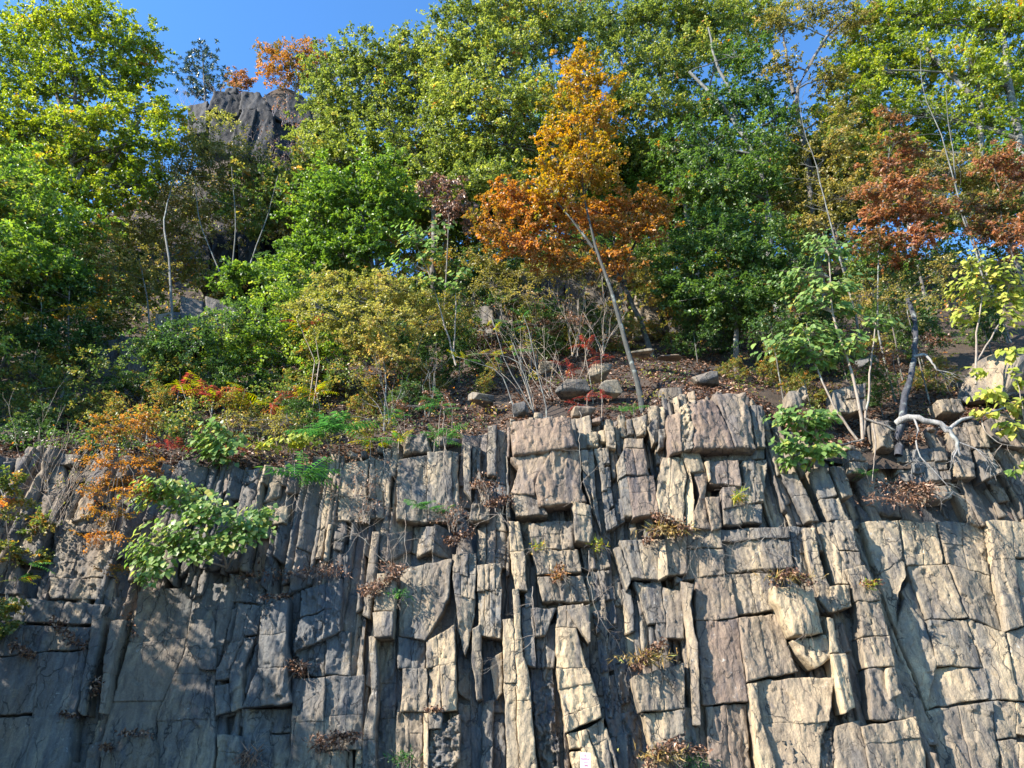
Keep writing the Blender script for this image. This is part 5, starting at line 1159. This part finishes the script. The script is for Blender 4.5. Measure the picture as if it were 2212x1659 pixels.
big_leaf_shrub('dark green large leaved shrub on the brink above the hanging one', 25.6, [(450, 930, 46, 26), (485, 985, 46, 24), (430, 970, 32, 24), (530, 955, 30, 20), (470, 960, 40, 24)], 'big_green', [[(480, 1030, 26.0), (470, 980, 25.7), (455, 930, 25.6)]], leaf=.25, n=380, r=.03)
big_leaf_shrub('trailing yellow green leafy strand on the brink left of the fern fronds', 25.4, [(570, 965, 26, 11), (620, 950, 36, 14), (668, 945, 30, 14), (645, 965, 26, 10)], 'big_yellow', [[(690, 985, 25.9), (640, 955, 25.5), (570, 965, 25.4)]], leaf=.23, n=170, r=.02)
big_leaf_shrub('lime large leaved shrub in front of the maple, left of the orange tree', 29, [(880, 510, 42, 30), (860, 570, 32, 22), (930, 535, 42, 30), (900, 610, 46, 26), (980, 620, 36, 22), (1000, 580, 26, 18), (950, 480, 30, 20), (890, 480, 30, 16)],
               'big_lime', [[(985, 790), (960, 700), (930, 600), (900, 530)], [(980, 760), (985, 680), (985, 610)]], leaf=.30, n=420, r=.05)
big_leaf_shrub('small yellow leaved sprig on the shaded cliff at far left', 24.6, [(25, 1300, 14, 9), (5, 1330, 14, 9)], 'big_lime', [[(-10, 1360, 25), (20, 1300, 24.6)]], leaf=.22, n=10, r=.015)
# ------------------------------------------------------------------ sumac and fronds
frond_plant('green pinnate fronds arching over the brink left of centre', 25.4, [[(720, 1000, 25.9), (705, 950, 25.5), (700, 925, 25.4)], [(730, 1000, 25.9), (735, 950, 25.5), (740, 915, 25.4)], [(660, 1050, 25.4), (650, 1030, 25.2)]], ['frond_green'], flen=1.2, nf=12, name='frond_plant', cat='frond plant')
frond_plant('upright green frond plant in front of the leaf litter', 25.8, [[(946, 960), (950, 900), (955, 865)], [(935, 990), (940, 950), (942, 930)], [(960, 990), (965, 930)]], ['frond_green'], flen=.75, nf=8, name='frond_plant', cat='frond plant', along=.6)
frond_plant('yellow green fern like plant on the brink left of the upright frond', 25.9, [[(830, 985), (825, 950)], [(800, 990), (800, 950)], [(860, 980), (862, 945)]], ['frond_green', 'frond_lime'], flen=.7, nf=7, name='frond_plant', cat='frond plant')
frond_plant('small frond sapling on a thin stem beside the rounded stone', 25.9, [[(872, 975), (874, 900), (872, 890)], [(872, 940), (850, 895)]], ['frond_green'], flen=.5, nf=5, r=.012, name='frond_plant', cat='frond plant')
frond_plant('shaded green fern growing on the cliff ledge under the litter', 25.0, [[(930, 1130, 25.6), (925, 1095, 25.1)], [(960, 1130, 25.6), (965, 1100, 25.1)], [(900, 1120, 25.6), (900, 1090, 25.1)]], ['frond_green'], flen=.6, nf=6, name='frond_plant', cat='frond plant')
frond_plant('pink and lime sumac spreading under the green shrub at left', 28.0, [[(480, 960), (450, 880), (440, 830)], [(500, 960), (490, 900), (480, 860)], [(560, 960), (550, 890), (540, 865)], [(430, 960), (400, 860), (390, 830)], [(520, 950), (520, 880), (530, 840)]], ['frond_lime', 'frond_lime', 'frond_red'], flen=.95, nf=8)
frond_plant('red and lime sumac with bare stems left of the fern like plant', 27.4, [[(660, 960), (640, 880), (650, 850)], [(600, 970), (585, 890), (590, 870)], [(690, 960), (690, 870), (680, 840)], [(420, 990), (410, 940), (400, 910)]], ['frond_red', 'frond_lime'], flen=.75, nf=6)
frond_plant('crimson sumac sprays on the dark brink above the hanging shrub', 26.6, [[(395, 990), (385, 960)], [(370, 990), (365, 965)], [(500, 1000), (505, 960)]], ['frond_red'], flen=.65, nf=6)
frond_plant('red and yellow sumac spray in front of the yellow shrub', 28.2, [[(680, 780), (655, 720), (640, 690)], [(690, 780), (680, 720), (672, 690)]], ['frond_red', 'frond_lime'], flen=.7, nf=6)
frond_plant('scarlet sumac sprays beside the grey leaning trunk', 28.0, [[(1280, 850), (1265, 770), (1262, 738)], [(1300, 850), (1300, 790), (1298, 765)], [(1240, 850), (1235, 800), (1225, 790)]], ['frond_red'], flen=.62, nf=6)
frond_plant('low scarlet sumac on the rubble above the brown boulder', 26.8, [[(1270, 900), (1268, 855)], [(1300, 900), (1300, 852)], [(1240, 900), (1250, 870)]], ['frond_red'], flen=.5, nf=4)
frond_plant('pale green sumac on long bare stems at centre', 26.9, [[(1154, 895), (1130, 800), (1108, 740)], [(1154, 895), (1125, 780), (1060, 760), (1030, 765)], [(1180, 880), (1160, 800), (1140, 700), (1130, 680)], [(1154, 895), (1090, 780), (1060, 680)], [(1110, 880), (1080, 800), (985, 770)]], ['frond_lime', 'frond_green'], flen=.55, nf=5, r=.028, bark=PALEBARK)
frond_plant('small fresh green fern beside the trunk foot on the brink', 26.2, [[(1345, 900), (1340, 885)], [(1370, 900), (1368, 880)]], ['frond_green'], flen=.5, nf=6, name='frond_plant', cat='frond plant')
frond_plant('small green fern on the ledge below the dead limb', 25.4, [[(1880, 1050, 25.8), (1870, 1020, 25.4)]], ['frond_green'], flen=.6, nf=6, name='frond_plant', cat='frond plant')
frond_plant('green fern trailing at the far left edge of the cliff', 24.4, [[(60, 1240, 24.8), (70, 1215, 24.4)], [(30, 1270, 24.8), (40, 1250, 24.4)]], ['frond_green', 'frond_lime'], flen=.6, nf=5, name='frond_plant', cat='frond plant')
# ------------------------------------------------------------------ bare stems, dead tree
h = hit(1200, 850); Yq = 28.0
bare_shrub('pale bare many stemmed brush on the bench at centre', [at(1150, 880, 27.2), at(1190, 860, 27.6), at(1230, 850, 28)], 5.2, TWIG, n=4, depth=2, r=.016, lean=(-.25, .1, 1), spread=.35, leafm=LM['yellow'], nleaf=60)
bare_shrub('dark tangled brush in front of the rock wall', [at(1240, 770, 31), at(1300, 770, 31)], 4.5, TWIG, n=6, depth=3, r=.02, spread=.5, leafm=LM['rust'], nleaf=70)
bare_shrub('tall bare stems rising over the shaded brink at left', [at(105, 1130, 25.2), at(130, 1130, 25.2), at(90, 1060, 25.6)], 3.4, TWIG, n=6, depth=2, r=.016, spread=.25, leafm=LM['mixed'], nleaf=120)
bare_shrub('thin pale stems standing in the leaf litter', [at(835, 920, 27.4), at(925, 900, 28.0)], 4.0, PALEBARK, n=3, depth=2, r=.022, spread=.3)
bare_shrub('dry vine tangle on the cliff left of the frond ledge', [at(790, 1130, 25.0), at(770, 1080, 25.2)], 1.6, TWIG, n=7, depth=3, r=.012, spread=.8, leafm=LM['brown'], nleaf=260)
bare_shrub('dry vine tangle with dead leaves on the rock shelf at centre', [at(980, 1150, 25.0), at(1050, 1090, 25.2)], 1.3, TWIG, n=7, depth=3, r=.011, spread=.8, leafm=LM['brown'], nleaf=320)
dt = empty('dead_tree', at(1945, 985, 25.9), 'bleached dead tree slumped over the cliff edge at right, dark trunk', 'dead tree')
tb = Tubes(); tb.add(wob(smooth_path([at(1940, 985, 25.4), at(1945, 905, 25.8), at(1966, 820, 26.6), at(1975, 770, 27.3), at(1978, 700, 28.2), at(1960, 640, 28.6)], 22), .02), .14, .10, 9, .22); obj('trunk', tb.mesh('trunk', CHARWOOD, False), dt)
def dead_branch(pts, r0, r1, m=DEADWOOD, tw=0):
    tb = Tubes(); P = wob(smooth_path([at(*p) for p in pts], 12), r0 * .2); tb.add(P, r0, r1, 7, .12)
    for j in range(tw): twig_rec(tb, P[rng.integers(5, 12)], np.array([rng.normal(0, 1), rng.normal(-.3, .4), -.5]), rng.uniform(.5, 1.2), r1 * .7, 2, .5, -.2)
    obj('branch', tb.mesh('branch', m, r0 < .1), dt)
dead_branch([(1938, 915, 25.7), (1960, 898, 25.3), (2010, 910, 25.0), (2055, 928, 24.9)], .13, .09)
dead_branch([(2050, 928, 24.9), (2075, 905, 24.9), (2120, 898, 25.0), (2170, 880, 25.2)], .07, .03)
dead_branch([(2030, 920, 24.9), (2060, 940, 24.8), (2075, 985, 24.8)], .09, .05, tw=3)
dead_branch([(1975, 905, 25.1), (1985, 930, 24.9), (1978, 955, 24.8), (1985, 985, 24.7), (2030, 1030, 24.6), (2060, 1062, 24.6)], .04, .012, tw=7)
dead_branch([(1868, 905, 25.4), (1900, 915, 25.4), (1935, 930, 25.5)], .05, .04, TWIG)
dead_branch([(1885, 915, 25.4), (1892, 960, 25.2), (1884, 1040, 25.0)], .025, .01, TWIG)
dead_branch([(1975, 770, 27.2), (2000, 765, 26.9), (2025, 800, 26.6)], .07, .03, tw=2)
dead_branch([(2120, 900, 25.0), (2125, 930, 24.9), (2160, 960, 24.9), (2212, 965, 25.0)], .025, .01, TWIG, tw=5)
# ------------------------------------------------------------------ stones on the brink and the bench
def boulder(label, px, py, Y, size, seed, tan=.4, red=0., dark=0., name='boulder', rz=0.):
    p = at(px, py, Y)
    if Y > 27.5: p = p + np.array([0, 0, -.18 * size[2]])
    o = bpy.data.objects.new(name, boulder_mesh(name, size, seed, ROCK if Y < 35 else OUTCROP, tan, red, dark)); link(o)
    o.location = tuple(p); o.rotation_euler = (rng.uniform(-.2, .2), rng.uniform(-.2, .2), rz); tag(o, label, 'rock'); return o
boulder('large rounded grey boulder at the right edge above the dead limb', 2150, 800, 27.6, (3.6, 2.6, 2.2), 3, .35)
boulder('grey rounded stone perched on the cliff behind the upright frond', 905, 962, 26.5, (1.2, 1.0, .8), 5, .35)
boulder('flat broken slab on the brink right of the brown boulder', 1262, 893, 26.6, (1.3, .9, .5), 7, .45, .4)
boulder('pale sunlit block in the rubble under the scarlet sumac', 1290, 800, 28.6, (1.5, 1.0, .8), 9, .7)
boulder('tilted tan block on the rubble, left of the grey trunk', 1318, 835, 27.8, (1.1, .9, .8), 11, .65)
boulder('shaded slab in the rubble below the sumac sprays', 1240, 835, 27.8, (1.8, 1.0, .7), 13, .3)
boulder('long flat slab leaning at the foot of the rock wall', 1385, 762, 29.8, (1.3, .8, .3), 15, .6)
boulder('rust coloured flat slab on the litter right of the dark trunk', 1445, 770, 29.6, (1.3, .8, .25), 17, .6, .7)
boulder('dark fissured stone on the brink left of the bare stems', 1124, 885, 26.8, (.8, .7, .7), 19, .15, 0, .4)
boulder('round grey boulder behind the double boulder', 1450, 862, 27.2, (1.3, 1.2, 1.0), 21, .2)
boulder('grey stone half buried in litter above the double boulder', 1525, 815, 28.4, (1.3, 1.0, .8), 23, .3)
boulder('small rounded boulder in the shade left of the sapling foot', 1722, 852, 27.0, (.8, .8, .9), 25, .4)
boulder('mossy stone in the leaf litter at centre', 1040, 858, 28.0, (1.3, 1.0, .6), 27, .35)
boulder('squarish grey stone on the brink under the dark leaved shrub', 410, 1015, 25.9, (.9, .7, .8), 29, .15)
boulder('grey weathered stone by the dead trunk foot', 1870, 780, 28.5, (1.0, .9, .7), 31, .3)
boulder('small pale stone on the slope above the rubble', 1180, 790, 28.8, (.8, .7, .5), 33, .55)
# ------------------------------------------------------------------ leaf litter, undergrowth, ledge debris
n = 42000
x = rng.uniform(-20, 20, n); s = rng.uniform(0, 1, n) ** 1.3 * 13 + .1
y = yedge(x) + s
keep = vnoise(x * .5, y * .5, 0, 44) > -.55
x, y = x[keep], y[keep]; n = len(x)
z = terrain(x, y) + rng.uniform(.01, .08, n)
P = np.stack([x, y, z], -1)
V, T = leaves(P, rng.normal(0, 1, (n, 3)) * np.array([1, 1, .5]) + np.array([0, -.3, -.3]), np.array([-.1, -.6, .7]) + rng.normal(0, .45, (n, 3)), rng.uniform(.09, .21, n), .6, .2)
tone = np.clip(.45 + .25 * vnoise(x * .8, y * .8, 0, 45) + rng.normal(0, .25, n), 0, 1)
tag(obj('fallen_leaves', mesh_np('fallen_leaves', V, tris=T, fattrs=dict(tone=np.repeat(tone, 2)), mats=[LM['litter']])), kind='stuff')
# low plants among the litter
nc = 800; x = rng.uniform(-24, 24, nc); s = rng.uniform(.2, 20, nc); keep = rng.random(nc) < np.where(x < -1, .6, .4); x, s = x[keep], s[keep]; nc = len(x)
y = yedge(x) + s; z = terrain(x, y)
c = np.repeat(np.stack([x, y, z + .25], -1), 46, 0); n = len(c)
P = c + rng.normal(0, 1, (n, 3)) * np.array([.4, .4, .24]); 
V, T = leaves(P, rng.normal(0, 1, (n, 3)) + np.array([0, -.2, -.3]), np.array([-.1, -.2, .8]) + rng.normal(0, .4, (n, 3)), rng.uniform(.08, .17, n), .6, .15)
tone = np.clip(np.repeat(rng.normal(.42, .25, nc), 46) + rng.normal(0, .12, n), 0, 1)
tag(obj('undergrowth', mesh_np('undergrowth', V, tris=T, fattrs=dict(tone=np.repeat(tone, 2)), mats=[LM['mixed']])), kind='stuff')
# brush over the higher slope
nc = 1500; x = rng.uniform(-62, 55, nc); y = rng.uniform(36, 74, nc); z = terrain(x, y)
c = np.repeat(np.stack([x, y, z + .7], -1), 40, 0); n = len(c)
P = c + rng.normal(0, 1, (n, 3)) * np.array([.8, .8, .6])
V, T = leaves(P, rng.normal(0, 1, (n, 3)) + np.array([0, -.2, -.3]), np.array([-.1, -.2, .8]) + rng.normal(0, .4, (n, 3)), rng.uniform(.18, .36, n), .6, .15)
tone = np.clip(np.repeat(rng.normal(.5, .22, nc), 40) + rng.normal(0, .12, n), 0, 1)
tag(obj('slope_brush', mesh_np('slope_brush', V, tris=T, fattrs=dict(tone=np.repeat(tone, 2)), mats=[LM['mixed']])), kind='stuff')
# debris caught on ledges
LED = [(B1, [(1540, 420), (1900, 400), (2212, 350)], .45, 60, 1.6), (B1, [(330, 690), (430, 770), (560, 870)], .5, 45, 1.0), (B1, [(90, 850), (230, 930)], .5, 40, .8), (B1, [(1880, 960), (1960, 1050)], .3, 60, .8), (B1, [(2030, 1520), (2200, 1440)], .6, 40, 1.2),
       (B1, [(780, 1410), (980, 1430)], .5, 20, .5), (B1, [(1700, 560), (1840, 540)], .6, 25, .5), (B1, [(400, 1290), (480, 1310)], .5, 14, .3), (B1, [(660, 1060), (610, 1180)], .4, 18, .4),
       (B2, [(170, 520), (260, 470), (400, 400)], .6, 70, 1.2), (B2, [(680, 200), (860, 130)], .5, 60, 1.5), (B2, [(0, 1440), (130, 1440)], .6, 40, .9), (B2, [(1390, 440), (1430, 350)], .5, 26, .6), (B2, [(1890, 1010), (2000, 900), (2080, 860)], .7, 90, 1.6), (B2, [(1960, 200), (2060, 110), (2200, 90)], .7, 80, 1.2), (B2, [(1960, 1620), (2080, 1530), (2200, 1470)], .8, 70, 1.4),
       (B2, [(580, 1270), (650, 1270)], .6, 24, .4), (B3, [(590, 450), (700, 390), (830, 470)], 1.15, 60, 1.0), (B3, [(1180, 460), (1260, 470)], .8, 18, .4), (B3, [(20, 1530), (170, 1540)], .7, 40, .7), (M6, [(1250, 1480), (1600, 1520), (1480, 1600)], .55, 130, 2.2), (M5, [(860, 1470), (1010, 1480)], .5, 40, .8), (M5, [(960, 1600), (1100, 1560)], .5, 60, 1.2), (CC, [(1310, 1200), (1450, 1260), (1600, 1340)], .9, 80, 1.3), (B1, [(820, 620), (880, 860)], .2, 12, .3), (B1, [(720, 1500), (680, 1520)], .5, 20, .4)]
Ps = []
for cf, pl, w, n, sp in LED:
    q = np.array([cf(*p) for p in pl]); uv = cliff_uv(q[:, 0], q[:, 1], w); n = int(n * 3.2)
    R_ = resample(uv, n); d = .07 * sp
    Ps.append(np.stack([R_[:, 0] + rng.normal(0, .08, n), Y0 + KB * R_[:, 1] - w * 1.2 + rng.normal(.02, .1, n), R_[:, 1] + rng.normal(0, d, n)], -1))
P = np.concatenate(Ps); n = len(P)
V, T = leaves(P, rng.normal(0, 1, (n, 3)) + np.array([0, -.4, -.2]), np.array([-.2, -.5, .6]) + rng.normal(0, .5, (n, 3)), rng.uniform(.07, .17, n), .55, .25)
tag(obj('ledge_litter', mesh_np('ledge_litter', V, tris=T, fattrs=dict(tone=np.repeat(rng.random(n), 2)), mats=[LM['litter']])), kind='stuff')
def tuft(label, cf, x, y, w, wd, ht, n=60, mat='grass', droop=.6):
    q = cf(x, y); u, v = cliff_uv(q[0], q[1], w * 1.2); base = np.array([u, Y0 + KB * v - w * 1.2 + .05, v])
    o = rng.normal(0, 1, (n, 3)) * np.array([wd, .12, .05]); P = base + o
    D = np.stack([rng.normal(0, .6, n), -np.abs(rng.normal(.35, .3, n)), rng.normal(.5 - droop, .6, n)], -1)
    V, T = leaves(P, D, rng.normal(0, 1, (n, 3)), ht * rng.uniform(.4, 1.2, n), .09, .02)
    V2, T2 = leaves(P + norm(D) * ht * .5, rng.normal(0, 1, (n, 3)), rng.normal(0, .6, (n, 3)) + np.array([-.2, -.3, .5]), rng.uniform(.05, .11, n), .6, .2)
    tb = Tubes(); 
    for j in range(5):
        twig_rec(tb, base + rng.normal(0, 1, 3) * np.array([wd * .7, .05, .03]), np.array([rng.normal(0, .7), -.4, rng.normal(0, .6)]), ht * 1.6, .008, 1, .6, -.3)
    root = empty('dry_plant_tuft', base, label, 'dry plant')
    obj('blades', mesh_np('blades', np.concatenate([V, V2]), tris=np.concatenate([T, T2 + len(V)]), fattrs=dict(tone=np.repeat(rng.random(2 * n), 2)), mats=[LM[mat]]), root)
    obj('stem', tb.mesh('stem', TWIG), root)
tuft('golden dry grass tuft on the shelf right of the reddish blocks', CC, 1430, 1300, .85, .4, .4, 130)
tuft('dry grass crest on top of the pale rounded block', B3, 710, 420, 1.1, .45, .3, 110)
tuft('dry straw and leaves piled on the shelf of broken stone', B2, 1980, 930, .65, .4, .4, 130)
tuft('rusty dry tuft on the ledge left of the proud block', B2, 200, 500, .6, .2, .3, 70, 'brown')
tuft('brown dry tuft on the ledge above the proud block', B2, 350, 360, .6, .25, .3, 80, 'brown')
tuft('small green tuft at the proud block top', B2, 390, 540, .6, .15, .3, 50, 'frond_green', .2)
tuft('tiny lime tuft in the seam beside the tan pillar', B2, 1265, 230, .5, .12, .25, 40, 'frond_lime', .1)
tuft('bright green tuft on the dark seam right of the tan pillar', B2, 1665, 210, .4, .14, .3, 50, 'frond_lime', .1)
tuft('orange dead leaf tuft stuck on the brown wall', B2, 1415, 400, .5, .1, .35, 60, 'orange')
tuft('dry tuft at the bottom beside the shelf block', B2, 2090, 1560, .8, .35, .35, 110)
tuft('brown straw bundle on the ledge at lower left', B1, 2110, 1480, .6, .3, .35, 100, 'brown')
tuft('dark dry tuft in the seam of the shaded wall', B1, 1910, 990, .4, .2, .3, 80, 'brown')
tuft('dry tuft at the foot of the shaded wall, centre left', B1, 1580, 1560, .3, .2, .4, 70, 'brown', 1)
tuft('small green tuft at the bottom in the dark slot', B2, 400, 1590, .2, .2, .35, 60, 'frond_green', .2)
tuft('yellow green tuft hanging from the notched blocks', CC, 2030, 1010, .85, .06, .4, 60, 'frond_lime', 1.1)
tuft('yellow tuft on the notch of the right column', B3, 1220, 470, .8, .12, .25, 50, 'frond_lime', .2)
tuft('mossy green tuft under the stone shelf at the bottom', B3, 110, 1600, .6, .2, .3, 60, 'frond_green', .3)
tuft('tan dry brush over the recessed pale face', M6, 1380, 1560, .45, .5, .4, 130, 'brown')
tuft('rust brown dry bush on the ledge below the dead limb', M6, 1560, 1500, .5, .25, .4, 110, 'brown')
tuft('dry leaf pile on the ledge of the shaded wall, upper centre left', B1, 2100, 380, .5, .4, .25, 110, 'brown')
# vines clinging to the face
def vine(label, cf, pts, w, r=.012, nb=4):
    q = np.array([cf(*p) for p in pts]); uv = cliff_uv(q[:, 0], q[:, 1], w * 1.2)
    P = np.stack([uv[:, 0], Y0 + KB * uv[:, 1] - w * 1.2 - .05, uv[:, 1]], -1)
    root = empty('vine', P[0], label, 'vine'); tb = Tubes(); P = wob(smooth_path(P, 16), .025); tb.add(P, r, r * .4, 4)
    for j in range(nb): twig_rec(tb, P[rng.integers(2, 15)], np.array([rng.normal(0, 1), -.25, rng.normal(-.2, .8)]), rng.uniform(.5, 1.3), r * .6, 2, .55, -.15)
    obj('stem', tb.mesh('stem', TWIG), root)
vine('pale vine stem curving onto the rock left of the tan pillar', B2, [(1000, -20), (1030, 40), (1080, 80), (1100, 140)], .6, .02)
vine('thin vine hanging over the grey middle column', B2, [(1240, 480), (1240, 700), (1260, 960)], .65, .014, 3)
vine('dry vine down the dark slope right of the tan slab', B2, [(1600, 250), (1600, 450), (1640, 640), (1780, 760)], .55, .012, 6)
vine('branching vine on the smooth brown slab', B3, [(460, 340), (500, 200), (580, 120), (690, 60)], .75, .014, 7)
vine('vine across the slab above the pale rounded block', B3, [(680, 340), (600, 230), (480, 260), (420, 420)], .75, .012, 7)
vine('hanging vine on the grey wall below the fronds', B2, [(420, -10), (420, 200), (430, 330), (520, 480)], .5, .012, 5)
vine('vine rootlets left of the proud block', B2, [(60, 100), (180, 200), (240, 280)], .5, .012, 8)
vine('thin stems crossing the blocks under the brown boulder', M5, [(1540, 1000), (1540, 1200), (1550, 1500)], .8, .012, 4)
vine('fine stems on the slabs left of the brown boulder', M5, [(670, 1000), (670, 1300), (665, 1640)], .55, .014, 4)
vine('thin vine stems down the blocks at centre left', M5, [(290, 1270), (280, 1480), (300, 1640)], .5, .012, 8)
vine('fine stems over the shaded slabs at left', M5, [(-300, 1250), (-280, 1500), (-300, 1640)], .5, .012, 6)
vine('net of stems on the brown slab below the grass shelf', B3, [(20, 100), (160, 200), (240, 360), (330, 420)], .62, .012, 9)
vine('stem hanging on the column left of the shadow strip', B3, [(800, 560), (790, 700), (780, 830)], 1.2, .012, 2)
vine('thin stem on the pale recessed face', B3, [(2000, 100), (2080, 260), (2150, 340)], .1, .01, 3)
# ------------------------------------------------------------------ parking sign at the foot
q = B2(1575, 1545); sw, shh = .305, .457
SY = 23.05
ptl = at(1253, 1626, SY); ptr = at(1275, 1626, SY); sw = float(ptr[0] - ptl[0]) ; shh = sw * 1.5
def plain_mat(name, c, rough=.5):
    m, n_, b, o = new_mat(name); g = G(n_)
    nz = g.noise(g.pos(), 9, 3, .6); n_.links.new(g.mix(g.rng(nz, .3, .7), c3(*[v * .88 for v in c]), c3(*c)), b.inputs['Base Color']); b.inputs['Roughness'].default_value = rough; return m
WHITE = plain_mat('white_sign_face', (.78, .76, .77)); RED = plain_mat('faded_red_lettering', (.62, .22, .27)); STEEL = plain_mat('galvanised_steel', (.35, .35, .36), .4)
sign = empty('parking_sign', ((ptl[0] + ptr[0]) / 2, SY, 0), 'small white sign with faded red NO PARKING lettering at the bottom of the cliff', 'sign')
def rounded_plate(w, hgt, rad, th, mat, name):
    bm = bmesh.new(); ring = []
    for cx, cz, a0 in ((w / 2 - rad, hgt / 2 - rad, 0), (-w / 2 + rad, hgt / 2 - rad, 90), (-w / 2 + rad, -hgt / 2 + rad, 180), (w / 2 - rad, -hgt / 2 + rad, 270)):
        for j in range(5):
            a = R(a0 + j * 22.5); ring.append(bm.verts.new((cx + rad * math.cos(a), 0, cz + rad * math.sin(a))))
    f = bm.faces.new(ring); ext = bmesh.ops.extrude_face_region(bm, geom=[f]); bmesh.ops.translate(bm, vec=(0, th, 0), verts=[v for v in ext['geom'] if isinstance(v, bmesh.types.BMVert)])
    bmesh.ops.recalc_face_normals(bm, faces=bm.faces[:]); me = bpy.data.meshes.new(name); bm.to_mesh(me); bm.free(); me.materials.append(mat); return me
zc = float(ptl[2]) - shh / 2
pl = bpy.data.objects.new('panel', rounded_plate(sw, shh, .02, .004, WHITE, 'panel')); link(pl, sign); pl.location = (0, 0, zc); pl.rotation_euler = (0, R(2), 0)
for i, (t_, sz, dz) in enumerate((('NO', .078, .145), ('PARKING', .066, .055), ('ANY', .055, -.035), ('TIME', .06, -.115))):
    cu = bpy.data.curves.new('lettering', 'FONT'); cu.body = t_; cu.size = sz * 1.25 * shh / .457; cu.align_x = 'CENTER'; cu.align_y = 'CENTER'; cu.offset = .002; cu.extrude = .0006
    tmp = bpy.data.objects.new('lettering', cu); C.objects.link(tmp); dg = bpy.context.evaluated_depsgraph_get(); me = bpy.data.meshes.new_from_object(tmp.evaluated_get(dg)); bpy.data.objects.remove(tmp)
    me.name = 'lettering'; me.materials.clear(); me.materials.append(RED)
    o = bpy.data.objects.new('lettering', me); link(o, pl); o.rotation_euler = (R(90), 0, 0); o.location = (0, -.003, dz * shh / .457)
    w_ = o.dimensions.x
    if t_ == 'PARKING': o.scale.x = .82
    if t_ == 'NO': o.scale.x = .8
bt = bpy.data.objects.new('bolt', rounded_plate(.016, .016, .007, -.004, STEEL, 'bolt')); link(bt, pl); bt.location = (0, -.001, shh / 2 - .035)
tb = Tubes(); tb.add(np.array([[0, .03, 0.0], [0, .03, zc + shh / 2 - .02]]), .022, .022, 6); po = bpy.data.objects.new('post', tb.mesh('post', STEEL)); link(po, sign)
print('crown tris', NTRI[0], 'objects', len(scene.objects), 'tris', sum(sum(len(p.vertices) - 2 for p in []) for m in []))
